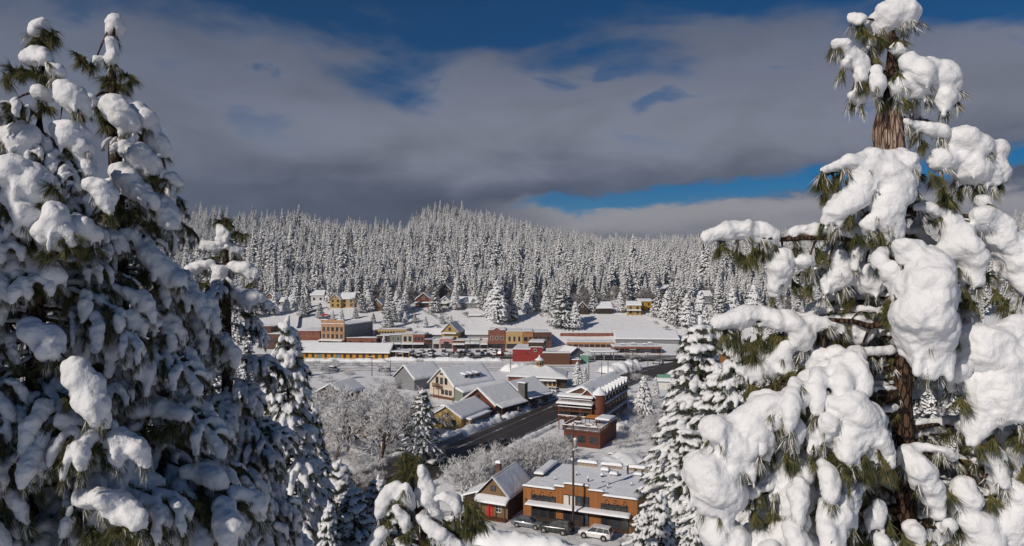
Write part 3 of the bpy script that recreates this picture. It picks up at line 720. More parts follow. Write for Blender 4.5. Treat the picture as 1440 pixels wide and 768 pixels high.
mat_brick('stone_grey', (0.10, 0.098, 0.092), (0.17, 0.16, 0.15), (0.20, 0.19, 0.18), .5)
mat_plain('trim_white', (0.72, 0.71, 0.68), .6)
mat_plain('trim_dark', (0.045, 0.036, 0.032), .6)
mat_plain('metal_dark', (0.05, 0.05, 0.055), .45, .5)
mat_plain('metal_grey', (0.30, 0.31, 0.33), .45, .5)
mat_plain('metal_green', (0.16, 0.34, 0.25), .5, .4)
mat_plain('roof_dark', (0.05, 0.05, 0.055), .85)
mat_plain('door_red', (0.52, 0.03, 0.025), .5)
mat_plain('cloth_red', (0.48, 0.035, 0.030), .8)
mat_plain('cloth_orange', (0.55, 0.21, 0.04), .8)
mat_plain('pole_wood', (0.085, 0.060, 0.045), .9)
mat_plain('concrete', (0.30, 0.29, 0.28), .9)
def mat_glass(name, c, rough=.12):
    m, t = newmat(name); b = bsdf(t, rough, 0.6)
    tc = t.n('ShaderNodeTexCoord'); oi = t.n('ShaderNodeObjectInfo')
    f = t.math('MULTIPLY', t.math('ADD', t.noise(tc.outputs['Object'], .9, 2), oi.outputs['Random']), .5)
    t.l(t.mix(t.ramp(f, .3, .75), c, tuple(x*3+.01 for x in c)), b.inputs['Base Color'])
mat_glass('glass', (0.016, 0.019, 0.024))
mat_plain('blind', (0.60, 0.58, 0.50), .7)

def snow_slab(mb, c4, th, mi=0, seed=0, over=.12, cell=.9, rough=.25):
    """soft-edged snow lying on the quad c4 (corners in order); thickness th measured upwards"""
    a, b, c, d = [Vector(p) for p in c4]
    U = ((b-a).length + (c-d).length)/2; Vv = ((d-a).length + (c-b).length)/2
    cell = min(cell, .8); nu = min(44, max(3, int(U/cell))); nv = min(44, max(3, int(Vv/cell)))
    eu = over/max(U, .1); ev = over/max(Vv, .1)
    us = [-eu, -eu*.55, min(.08, .35/max(U, .4))] + [k/nu for k in range(1, nu)] + [1-min(.08, .35/max(U, .4)), 1+eu*.55, 1+eu]
    vs = [-ev, -ev*.55, min(.08, .35/max(Vv, .4))] + [k/nv for k in range(1, nv)] + [1-min(.08, .35/max(Vv, .4)), 1+ev*.55, 1+ev]
    us = sorted(us); vs = sorted(vs); n, m = len(us), len(vs); V = []
    for i, u in enumerate(us):
        for j, v in enumerate(vs):
            p = (a*(1-u) + b*u)*(1-v) + (d*(1-u) + c*u)*v
            e = min(i, n-1-i, j, m-1-j)
            k = 0.02 if e == 0 else .62 if e == 1 else 1.0
            nz = mnoise.noise(p*.45 + Vector((seed*3.1, seed, 0)))*rough + mnoise.noise(p*.95 + Vector((seed, 7, 0)))*rough*.35
            sag = -.10*th if e == 0 else 0
            V.append(p + Vector((0, 0, th*k*(1+nz) + sag)))
    fs = [(i*m+j, (i+1)*m+j, (i+1)*m+j+1, i*m+j+1) for i in range(n-1) for j in range(m-1)]
    base = len(V); bt = [a, b, c, d]
    V += [Vector(p) + Vector((0, 0, -.02)) for p in ((a*(1+eu)-b*eu), (b*(1+eu)-a*eu), (c*(1+eu)-d*eu), (d*(1+eu)-c*eu))]
    fs.append((base, base+3, base+2, base+1))
    mb.add(V, fs, mi)
WCACHE = {}
def window(parent, face, u, z, w, h, W_, D_, frame='trim_white', cols=1, rows=2, deep=True, blind=False, pane='glass', y0=0.0, name='window'):
    """a framed window on one face of a building: F front, R right, L left; u along the face (centre), z sill height"""
    k = (round(w, 2), round(h, 2), frame, cols, rows, pane, blind)
    if k not in WCACHE:
        mb = MB(); f = .07 if w < .9 else .1
        mb.box((-w/2-f, -.07, -f), (-w/2, .02, h+f)); mb.box((w/2, -.07, -f), (w/2+f, .02, h+f))
        mb.box((-w/2, -.07, h), (w/2, .02, h+f)); mb.box((-w/2-f*.4, -.12, -f*1.2), (w/2+f*.4, .02, 0))
        for c in range(1, cols): x = -w/2 + w*c/cols; mb.box((x-.025, -.055, 0), (x+.025, .01, h))
        for r in range(1, rows): zz = h*r/rows; mb.box((-w/2, -.053, zz-.025), (w/2, .01, zz+.025))
        fm = mb.mesh('window', [frame]); mb = MB(); mb.box((-w/2, -.03, 0), (w/2, .01, h))
        pm = mb.mesh('pane', [pane])
        WCACHE[k] = (fm, pm)
    fm, pm = WCACHE[k]
    o = link(name, fm, parent)
    if face == 'F': o.location = (u, y0, z)
    elif face == 'R': o.location = (W_, u, z); o.rotation_euler = (0, 0, R(90))
    elif face == 'L': o.location = (0, D_-u, z); o.rotation_euler = (0, 0, R(-90))
    link('pane', pm, o); return o
def part(parent, name, mats, fn, smooth=False):
    mb = MB(); fn(mb); return link(name, mb.mesh(name, mats if isinstance(mats, list) else [mats], smooth), parent)
def box_part(parent, name, mat, lo, hi): return part(parent, name, mat, lambda m: m.box(lo, hi))
def gable_house(name, label, cat, fl, ang, w, d, eave, ridge, wall, axis='y', over=.45, snow=.35, seed=1, group=None, roofmat='roof_dark', gablemat=None, base=-.6):
    """gabled house, front-left ground corner fl; axis: direction of the ridge (y runs back from the front)"""
    t = thing(name, label, cat, fl, ang, group)
    if axis == 'y':
        part(t, 'wall', wall, lambda m: m.prism([(0, base), (w, base), (w, eave), (w/2, ridge), (0, eave)], 0, d))
        rp = [(-over, eave-over*(ridge-eave)/(w/2)), (w/2, ridge), (w+over, eave-over*(ridge-eave)/(w/2))]
        sl = [[(rp[0][0], -over, rp[0][1]), (rp[1][0], -over, rp[1][1]), (rp[1][0], d+over, rp[1][1]), (rp[0][0], d+over, rp[0][1])],
              [(rp[1][0], -over, rp[1][1]), (rp[2][0], -over, rp[2][1]), (rp[2][0], d+over, rp[2][1]), (rp[1][0], d+over, rp[1][1])]]
    else:
        def f(m):
            V = [(x, y, z) for x in (0, w) for y, z in ((0, base), (d, base), (d, eave), (d/2, ridge), (0, eave))]
            m.add(V, [(0, 4, 3, 2, 1), (5, 6, 7, 8, 9), (0, 5, 9, 4), (1, 2, 7, 6), (4, 9, 8, 3), (3, 8, 7, 2)])
        part(t, 'wall', wall, f)
        lo = eave-over*(ridge-eave)/(d/2)
        sl = [[(-over, -over, lo), (w+over, -over, lo), (w+over, d/2, ridge), (-over, d/2, ridge)],
              [(-over, d/2, ridge), (w+over, d/2, ridge), (w+over, d+over, lo), (-over, d+over, lo)]]
    def roof(m):
        for q in sl:
            V = [Vector(p)+Vector((0, 0, .03)) for p in q] + [Vector(p)+Vector((0, 0, .18)) for p in q]
            m.add(V, [(3, 2, 1, 0), (4, 5, 6, 7)] + [(i, (i+1) % 4, (i+1) % 4+4, i+4) for i in range(4)])
    rf = part(t, 'roof', roofmat, roof)
    def sn(m):
        for i, q in enumerate(sl): snow_slab(m, [Vector(p)+Vector((0, 0, .17)) for p in q], snow, seed=seed+i, cell=max(.7, d/14))
    part(t, 'roof_snow', 'snow_roof', sn, True).parent = rf
    return t, rf
def flat_block(name, label, cat, fl, ang, w, d, h, wall, parapet=.5, snow=.3, seed=1, group=None, trim='trim_white', base=-.6, front=None):
    """flat-roofed commercial block; front: extra outline of a false front [(x, z)...]"""
    t = thing(name, label, cat, fl, ang, group)
    box_part(t, 'wall', wall, (0, .30, base), (w, d, h))
    prof = front or [(0, h+parapet), (w, h+parapet)]
    part(t, 'facade', wall, lambda m: m.prism([(0, base), (w, base)] + prof[::-1], 0, .297))
    def sn(m):
        snow_slab(m, [(0, .3, h), (w, .3, h), (w, d, h), (0, d, h)], snow, seed=seed, over=.1, cell=max(.8, d/14))
    part(t, 'roof_snow', 'snow_roof', sn, True)
    def cs(m):
        for (x0, z0), (x1, z1) in zip(prof[:-1], prof[1:]):
            if abs(x1-x0) > .3: snow_slab(m, [(x0, -.12, z0), (x1, -.12, z1), (x1, .34, z1), (x0, .34, z0)], .22, seed=seed+3, over=.08, cell=.6)
    part(t, 'parapet_snow', 'snow_roof', cs, True)
    return t
def awning(t, x0, x1, z, out, mat='trim_dark', snow=.16, posts=0, seed=2, drop=.35, ymin=0.0):
    a = part(t, 'awning', mat, lambda m: m.prism([(0, 0), (1, 0), (1, .1), (0, .1)], 0, .01))
    bpy.data.meshes.remove(a.data) if False else None
    def f(m):
        V = [(x0, ymin-.02, z), (x1, ymin-.02, z), (x1, ymin-out, z-drop), (x0, ymin-out, z-drop)]
        V = V + [(x, y, zz-.14) for x, y, zz in V]
        m.add(V, [(0, 3, 2, 1), (4, 5, 6, 7)] + [(i, (i+1) % 4, (i+1) % 4+4, i+4) for i in range(4)])
    mb = MB(); f(mb); a.data = mb.mesh('awning', [mat])
    part(t, 'awning_snow', 'snow_roof', lambda m: snow_slab(m, [(x0, ymin-out, z-drop), (x1, ymin-out, z-drop), (x1, ymin-.05, z), (x0, ymin-.05, z)], snow, seed=seed, over=.1, cell=.7), True).parent = a
    for i in range(posts):
        x = x0+.15 + (x1-x0-.3)*i/max(1, posts-1)
        p = box_part(t, 'post', mat, (-.07, -.07, -.3), (.07, .07, z-drop-.12)); p.location = (x, ymin-out+.15, 0)
    return a

# ---- the orange commercial building in front
def orange_building():
    fl = Vector((1.7, 103.2, 0)); ang = R(-22); w, d, h = 17.3, 14, 4.55
    prof = [(0, 4.9), (5.0, 4.9), (5.0, 5.45), (6.5, 5.45), (6.5, 6.0), (10.2, 6.0), (10.2, 5.45), (12.4, 5.45), (12.4, 4.9), (w, 4.9)]
    t = flat_block('commercial_building', 'orange stepped-parapet commercial building with snowy awning behind parked cars', 'building', fl, ang, w, d, h, 'wall_orange', snow=.35, seed=4, front=prof)
    def cor(m):
        for (x0, z0), (x1, z1) in zip(prof[:-1], prof[1:]):
            if abs(x1-x0) > .3: m.box((x0-.05, -.12, z0-.16), (x1+.05, -.002, z0-.01))
    part(t, 'cornice', 'trim_dark', cor)
    for (x0, x1, z0, z1) in ((1.3, 5.2, 2.9, 3.75), (6.3, 10.3, 2.75, 4.35), (12.0, 16.0, 2.9, 3.75)):
        box_part(t, 'window_panel', 'trim_dark', (x0, -.045, z0), (x1, -.002, z1))
        n = 4
        for k in range(n):
            ww = (x1-x0)/n; bl = (x0 > 6 and x0 < 7 and k in (0, 1))
            window(t, 'F', x0+ww*(k+.5), z0+.12, ww*.62, z1-z0-.3, w, d, 'trim_white' if bl else 'trim_dark', 2 if bl else 1, 3 if bl else 1, y0=-.05, pane='blind' if bl else 'glass')
    for (x0, x1) in ((1.3, 5.2), (6.3, 10.3), (12.0, 16.2)):
        box_part(t, 'shopfront', 'wood_dark', (x0, -.04, -.3), (x1, -.002, 2.35))
        n = 3
        for k in range(n):
            ww = (x1-x0)/n
            if x0 > 6 and x0 < 7 and k == 1:
                dd = box_part(t, 'door', 'trim_dark', (x0+ww*k+.12, -.10, .0), (x0+ww*(k+1)-.12, -.042, 2.1)); box_part(dd, 'pane', 'glass', (x0+ww*k+.3, -.115, .9), (x0+ww*(k+1)-.3, -.102, 1.9))
                box_part(dd, 'handle', 'metal_grey', (x0+ww*k+.18, -.15, .95), (x0+ww*k+.22, -.102, 1.15))
            else: window(t, 'F', x0+ww*(k+.5), .5, ww*.7, 1.5, w, d, 'trim_dark', 1, 1, y0=-.045)
    awning(t, .9, 16.4, 2.75, 1.5, 'trim_dark', .2, 0, 5, .12)
    for x in (1.6, 3.0, 4.4, 12.9, 14.2, 15.5):      # gooseneck lamps
        part(t, 'wall_lamp', 'metal_dark', lambda m: (m.tube([(x, 0, 4.15), (x, -.25, 4.5), (x, -.6, 4.45), (x, -.7, 4.25)], .03, 5), m.tube([(x, -.7, 4.28), (x, -.72, 4.12)], [.05, .17], 8)))
    box_part(t, 'wall_lamp', 'trim_dark', (.45, -.14, 2.3), (.62, -.002, 3.0))
    box_part(t, 'plinth', 'wood_brown', (16.4, -.06, -.4), (w+.06, -.003, 1.1))
    # back parapet in pieces, roof gear
    for (x0, x1) in ((4.6, 7.8), (8.6, 12.0), (13.0, 16.6)):
        b = box_part(t, 'parapet', 'wall_stucco', (x0, d-.35, h), (x1, d-.002, h+.95))
        part(t, 'parapet_snow', 'snow_roof', lambda m: snow_slab(m, [(x0, d-.5, h+.95), (x1, d-.5, h+.95), (x1, d+.1, h+.95), (x0, d+.1, h+.95)], .4, seed=int(x0)), True)
    box_part(t, 'roof_hatch', 'wood_dark', (.02, 5.0, h), (1.3, 12.8, h+.8))
    part(t, 'roof_snow', 'snow_roof', lambda m: snow_slab(m, [(0, 5, h+.8), (1.4, 5, h+.8), (1.4, 12.8, h+.8), (0, 12.8, h+.8)], .3), True)
    for x, y, r, hh in ((8.6, 5.5, .12, .9), (10.0, 8.6, .22, .7), (13.4, 11.6, .16, 1.8), (12.2, 3.4, .09, .7), (15.2, 6.0, .1, .6), (6.0, 8.0, .1, .7), (3.6, 4.4, .09, .6)):
        p = part(t, 'roof_vent', 'metal_dark', lambda m: m.tube([(x, y, h), (x, y, h+hh)], r, 8))
        part(p, 'vent_snow', 'snow_roof', lambda m: m.tube([(x, y, h+hh-.03), (x, y, h+hh+.18), (x, y, h+hh+.27)], [r*1.5, r*1.4, r*.5], 8), True)
    for x, y in ((11.0, 9.6), (14.6, 10.8), (9.2, 11.2)):
        g = box_part(t, 'roof_unit', 'metal_grey', (x, y, h), (x+1.1, y+.9, h+.7))
        part(g, 'unit_snow', 'snow_roof', lambda m: snow_slab(m, [(x, y, h+.7), (x+1.1, y, h+.7), (x+1.1, y+.9, h+.7), (x, y+.9, h+.7)], .35), True)
    return t
orange_building()
def cabin():
    t, rf = gable_house('cabin', 'small brown gabled cabin with red door beside the orange building', 'house', (-5.0, 104.3, 0), R(-24), 4.8, 8.5, 3.5, 6.0, 'wood_dark', over=.4, snow=.16, seed=9)
    part(t, 'gable_boarding', 'wood_gable', lambda m: m.prism([(.1, 3.35), (4.7, 3.35), (2.4, 5.75)], -.06, -.002))
    window(t, 'F', 2.4, 4.15, .75, .6, 4.8, 8, 'trim_dark', 1, 1, y0=-.07)
    box_part(t, 'front_boarding', 'wood_gable', (0, -.05, -.3), (4.8, -.002, 2.6))
    dr = box_part(t, 'door', 'door_red', (1.35, -.12, 0), (2.3, -.052, 2.05)); box_part(dr, 'handle', 'metal_grey', (2.17, -.17, .95), (2.22, -.122, 1.1))
    window(t, 'F', 3.3, 1.0, .8, .95, 4.8, 8, 'trim_white', 2, 2, y0=-.05)
    awning(t, -.25, 5.05, 3.3, 1.5, 'wood_dark', .17, 3, 6, .65)
    box_part(t, 'porch_floor', 'wood_brown', (-.2, -1.5, -.3), (5, -.052, .18))
    # lean-to on the left
    def lt(m):
        V = [(-3.2, 1.2, -.5), (-.002, 1.2, -.5), (-.002, 1.2, 3.3), (-3.2, 1.2, 2.2), (-3.2, 7, -.5), (-.002, 7, -.5), (-.002, 7, 3.3), (-3.2, 7, 2.2)]
        m.add(V, [(0, 1, 2, 3), (5, 4, 7, 6), (4, 0, 3, 7), (1, 5, 6, 2), (3, 2, 6, 7)])
    part(t, 'lean_to', 'wood_dark', lt)
    part(t, 'lean_to_snow', 'snow_roof', lambda m: snow_slab(m, [(-3.5, .9, 2.25), (-.1, .9, 3.42), (-.1, 7.2, 3.42), (-3.5, 7.2, 2.25)], .22), True)
    ch = box_part(t, 'chimney', 'brick_dark', (.5, 5.0, 3.6), (1.1, 5.6, 6.8)); part(ch, 'chimney_snow', 'snow_roof', lambda m: snow_slab(m, [(.45, 4.95, 6.8), (1.15, 4.95, 6.8), (1.15, 5.65, 6.8), (.45, 5.65, 6.8)], .35), True)
    # patches where the roofing shows through
    g = random.Random(4)
    return t
cabin()
# ---- brown turreted lodge with decks, right of the road
def lodge():
    t = thing('lodge', 'dark brown three-storey lodge with round snow-capped turret and row of dormers', 'building', (11.8, 163.9, 0), R(-24))
    t.scale = (1, 1, .88)
    w, d, h = 9.5, 26, 9.0
    part(t, 'wall', 'wood_brown', lambda m: m.prism([(.8, -.6), (w, -.6), (w, h), (w/2+.4, 11.2), (.8, h)], 0, d))
    sl = [[(.2, -.3, h-.3), (w/2+.4, -.3, 11.25), (w/2+.4, d+.3, 11.25), (.2, d+.3, h-.3)], [(w/2+.4, -.3, 11.25), (w+.5, -.3, h-.25), (w+.5, d+.3, h-.25), (w/2+.4, d+.3, 11.25)]]
    part(t, 'roof_snow', 'snow_roof', lambda m: [snow_slab(m, q, .5, seed=i) for i, q in enumerate(sl)], True)
    # turret at the right front corner
    part(t, 'turret', 'wood_red_brown', lambda m: m.tube([(w, 0, -.6), (w, 0, 9.7)], 1.35, 20), True)
    part(t, 'turret_roof', 'snow_roof', lambda m: m.tube([(w, 0, 9.6), (w, 0, 9.8), (w, 0, 10.1), (w, 0, 10.9), (w, 0, 11.5), (w, 0, 11.75)], [1.6, 1.75, 1.55, .85, .32, .04], 22), True)
    # front balconies
    for k, (z, snowy) in enumerate(((2.9, 0), (5.3, 0), (7.4, 1))):
        b = box_part(t, 'balcony', 'wood_brown', (0, -2.2, z-.25), (w-1.2, -.003, z))
        def rail(m):
            m.box((0, -2.2, z+.85), (w-1.2, -2.1, z+.95))
            for i in range(24): x = .05 + (w-1.4)*i/23; m.box((x, -2.17, z), (x+.06, -2.12, z+.85))
        part(b, 'railing', 'wood_red_brown', rail)
        part(b, 'rail_snow', 'snow_roof', lambda m: snow_slab(m, [(0, -2.25, z+.95), (w-1.2, -2.25, z+.95), (w-1.2, -2.02, z+.95), (0, -2.02, z+.95)], .14, over=.03), True)
        for i in range(4): window(t, 'F', 1.6 + i*1.75, z+.2, 1.1, 1.55, w, d, 'trim_dark' if i % 2 else 'trim_white', 2, 1, y0=-.01)
        for i in range(4):
            x = .1 + (w-1.5)*i/3; p = box_part(t, 'post', 'wood_red_brown', (x, -2.15, z-2.4 if k else -.4), (x+.18, -1.97, z-.251))
    for z, o in ((7.35, 2.6), (9.1, 2.0)):
        rf = part(t, 'balcony_roof', 'wood_dark', lambda m: m.prism([(-.2, z-.4), (w-1.1, z-.4), (w-1.1, z-.22), (-.2, z-.22)], -o, -.004))
        part(rf, 'roof_snow', 'snow_roof', lambda m: snow_slab(m, [(-.25, -o-.1, z-.22), (w-1.05, -o-.1, z-.22), (w-1.05, -.05, z+.22), (-.25, -.05, z+.22)], .34, seed=int(z)), True)
    # front gable
    part(t, 'front_gable', 'wood_red_brown', lambda m: m.prism([(5.3, 9.0), (8.7, 9.0), (7.0, 10.9)], -1.2, .5))
    part(t, 'gable_snow', 'snow_roof', lambda m: (snow_slab(m, [(5.0, -1.5, 8.9), (7.0, -1.5, 11.0), (7.0, 2.5, 11.0), (5.0, 2.5, 8.9)], .3), snow_slab(m, [(7.0, -1.5, 11.0), (9.0, -1.5, 8.9), (9.0, 2.5, 8.9), (7.0, 2.5, 11.0)], .3)), True)
    # long side: eight steep dormers over two snowy ledges
    for i in range(8):
        y = 3.0 + i*2.95
        dm = part(t, 'dormer', 'wood_dark', lambda m: m.add([(w-1.2, y-.85, 7.3), (w-1.2, y+.85, 7.3), (w+.62, y-.85, 7.3), (w+.62, y+.85, 7.3), (w-1.2, y, 10.5), (w+.62, y, 10.5), (w-1.2, y-.85, 9.0), (w-1.2, y+.85, 9.0), (w+.62, y-.85, 9.0), (w+.62, y+.85, 9.0)],
             [(2, 3, 9, 5, 8), (1, 0, 6, 4, 7), (0, 2, 8, 6), (3, 1, 7, 9), (6, 8, 5, 4), (9, 7, 4, 5), (0, 1, 3, 2)]))
        part(dm, 'dormer_snow', 'snow_roof', lambda m: snow_slab(m, [(w-1.2, y-.95, 8.95), (w+.5, y-.95, 8.95), (w+.5, y, 10.55), (w-1.2, y, 10.55)], .2, cell=.6), True)
        window(t, 'R', y, 7.7, .8, 1.3, w+.62, d, 'trim_dark', 1, 2)
        for z in (1.2, 4.2): window(t, 'R', y, z, 1.0, 1.4, w, d, 'trim_dark', 1, 2)
    for z in (6.9, 3.6):
        b = box_part(t, 'ledge', 'wood_dark', (w+.002, 1.5, z-.15), (w+.9, d, z))
        part(b, 'ledge_snow', 'snow_roof', lambda m: snow_slab(m, [(w+.02, 1.5, z), (w+.95, 1.5, z), (w+.95, d, z), (w+.02, d, z)], .2), True)
    return t
lodge()
def deck():
    t = thing('timber_deck', 'red-brown raised timber deck with railings and snow in front of the lodge', 'deck', (11.2, 147.6, 0), R(-26))
    w, d, h = 8.2, 11.5, 3.1
    box_part(t, 'wall', 'wood_red_brown', (0, 0, -.8), (w, d, h))
    for i in range(24): box_part(t, 'plank', 'wood_red_brown', (i*w/24+.01, -.035, -.7), ((i+1)*w/24-.02, -.002, h-.05))
    for u in (1.4, 4.1, 6.8): window(t, 'F', u, .9, 1.5, 1.3, w, d, 'trim_dark', 2, 1, y0=-.04)
    box_part(t, 'deck_floor', 'wood_brown', (-.2, -.3, h), (w+.2, d, h+.14))
    part(t, 'deck_snow', 'snow_roof', lambda m: snow_slab(m, [(.3, .4, h+.14), (w-.3, .4, h+.14), (w-.3, d-.2, h+.14), (.3, d-.2, h+.14)], .18, seed=8), True)
    for a, b in (((-.15, -.25), (w+.15, -.25)), ((w+.15, -.25), (w+.15, d)), ((-.15, -.25), (-.15, d))):
        def rl(m):
            A, B = Vector((*a, 0)), Vector((*b, 0)); L = (B-A).length; n = int(L/.25)
            m.tube([A+Vector((0, 0, h+1.15)), B+Vector((0, 0, h+1.15))], .07, 4); m.tube([A+Vector((0, 0, h+.35)), B+Vector((0, 0, h+.35))], .04, 4)
            for i in range(n+1): p = A.lerp(B, i/n); m.tube([p+Vector((0, 0, h+.1)), p+Vector((0, 0, h+1.15))], .035 if i % 8 else .09, 4)
        rr = part(t, 'railing', 'wood_brown', rl)
        part(rr, 'rail_snow', 'snow_roof', lambda m: m.tube([(*a, h+1.24), (*[(p+q)/2 for p, q in zip(a, b)], h+1.27), (*b, h+1.24)], .1, 6), True)
    pg = box_part(t, 'shelter', 'cloth_orange', (3.0, 5.2, h+2.0), (5.6, 7.8, h+2.15))
    for x in (3.1, 5.5):
        for y in (5.3, 7.7): box_part(t, 'shelter_post', 'wood_brown', (x-.07, y-.07, h+.1), (x+.07, y+.07, h+1.999))
    sr = box_part(t, 'lean_roof', 'wood_dark', (5.8, 4.2, h+1.9), (w+.6, 8.5, h+2.05))
    part(sr, 'roof_snow', 'snow_roof', lambda m: snow_slab(m, [(5.8, 4.1, h+2.05), (w+.7, 4.1, h+2.05), (w+.7, 8.6, h+2.05), (5.8, 8.6, h+2.05)], .35), True)
    for x in (6.0, w+.4): box_part(t, 'shelter_post', 'wood_brown', (x-.08, 4.3, h+.1), (x+.08, 4.46, h+1.899))
    return t
deck()
rng_t = random.Random(77)
for i, (x, y) in enumerate(((1.2, 2.2), (3.6, 1.6), (6.2, 2.0), (1.4, 5.0), (4.6, 3.6))):     # picnic tables on the deck
    a = R(-26); p = Vector((11.2 + x*math.cos(a) - y*math.sin(a), 147.6 + x*math.sin(a) + y*math.cos(a), 3.25))
    t = thing('picnic_table', ['picnic table at the left front of the timber deck', 'middle picnic table at the front railing of the timber deck', 'picnic table at the right front corner of the timber deck', 'picnic table at the rear left of the timber deck', 'picnic table near the middle of the timber deck'][i], 'table', p, a + rng_t.uniform(-.2, .2), 'picnic tables on the timber deck')
    box_part(t, 'table_top', 'wood_red_brown', (-.85, -.38, .7), (.85, .38, .76))
    part(t, 'table_snow', 'snow_roof', lambda m: snow_slab(m, [(-.8, -.35, .76), (.8, -.35, .76), (.8, .35, .76), (-.8, .35, .76)], .16, over=.03, cell=.4), True)
    for s in (-1, 1):
        box_part(t, 'bench', 'wood_red_brown', (-.85, s*.7-.12, .42), (.85, s*.7+.12, .47))
        part(t, 'leg', 'wood_brown', lambda m: (m.tube([(s*.6, -.75, .0), (s*.6, -.2, .7)], .05, 4), m.tube([(s*.6, .75, .0), (s*.6, .2, .7)], .05, 4), m.tube([(s*.6, -.75, .4), (s*.6, .75, .4)], .045, 4)))
# ---- brown gabled shops left of the road
def shops():
    a = R(-36)
    t, rf = gable_house('shop_building', 'dark red-brown gabled shop row with stone pillar beside the road', 'building', (-12.9, 182.9, 0), a, 10.5, 11.5, 3.1, 6.6, 'wood_red_brown', over=.7, snow=.3, seed=21)
    window(t, 'F', 5.2, 4.3, .8, .7, 10.5, 11, 'trim_dark', 1, 1)
    for u in (3.4, 7.2): window(t, 'F', u, .9, 1.1, 1.3, 10.5, 11, 'trim_dark', 1, 2)
    part(t, 'barge_board', 'trim_white', lambda m: (m.tube([(-.7, -.72, 2.55), (5.25, -.72, 6.65)], .13, 4), m.tube([(11.2, -.72, 2.55), (5.25, -.72, 6.65)], .13, 4)))
    for y in (1.6, 4.2, 6.8, 9.4): window(t, 'R', y, .5, 1.9, 1.9, 10.5, 11, 'trim_dark', 2, 1)
    # porch along the road side, ridge cap ledge
    pr = part(t, 'porch_roof', 'roof_dark', lambda m: m.add([(10.6, -.3, 3.2), (13.0, -.3, 2.35), (13.0, 11.6, 2.35), (10.6, 11.6, 3.2), (10.6, -.3, 3.05), (13.0, -.3, 2.2), (13.0, 11.6, 2.2), (10.6, 11.6, 3.05)], [(0, 1, 2, 3), (7, 6, 5, 4), (0, 4, 5, 1), (1, 5, 6, 2), (2, 6, 7, 3), (3, 7, 4, 0)]))
    part(pr, 'porch_snow', 'snow_roof', lambda m: snow_slab(m, [(10.7, -.3, 3.2), (13.0, -.3, 2.36), (13.0, 11.6, 2.36), (10.7, 11.6, 3.2)], .2, seed=3), True)
    for y in (0, 2.9, 5.8, 8.7, 11.4): box_part(t, 'post', 'wood_brown', (12.7, y-.07, -.3), (12.84, y+.07, 2.25))
    box_part(t, 'pillar', 'stone_grey', (9.4, 11.9, -.3), (11.6, 13.3, 7.0)); part(t, 'pillar_snow', 'snow_roof', lambda m: snow_slab(m, [(9.3, 11.8, 7), (11.7, 11.8, 7), (11.7, 13.4, 7), (9.3, 13.4, 7)], .25), True)
    c, s = math.cos(a), math.sin(a)
    p = Vector((-12.9 - s*13.6, 182.9 + c*13.6, 0))
    t2, rf2 = gable_house('shop_building', 'second brown shop behind the stone pillar with a dark glazed roadside front', 'building', p, a, 10.5, 11.5, 3.1, 6.4, 'wood_brown', over=.7, snow=.3, seed=25)
    for y in (1.4, 3.6, 5.8, 8.0, 10.2): window(t2, 'R', y, .5, 1.7, 2.0, 10.5, 11, 'metal_dark', 2, 1)
    awning_side = part(t2, 'porch_roof', 'roof_dark', lambda m: m.box((10.6, 0, 2.5), (12.6, 11, 2.65)))
    part(awning_side, 'porch_snow', 'snow_roof', lambda m: snow_slab(m, [(10.6, 0, 2.66), (12.6, 0, 2.66), (12.6, 11, 2.66), (10.6, 11, 2.66)], .2), True)
shops()
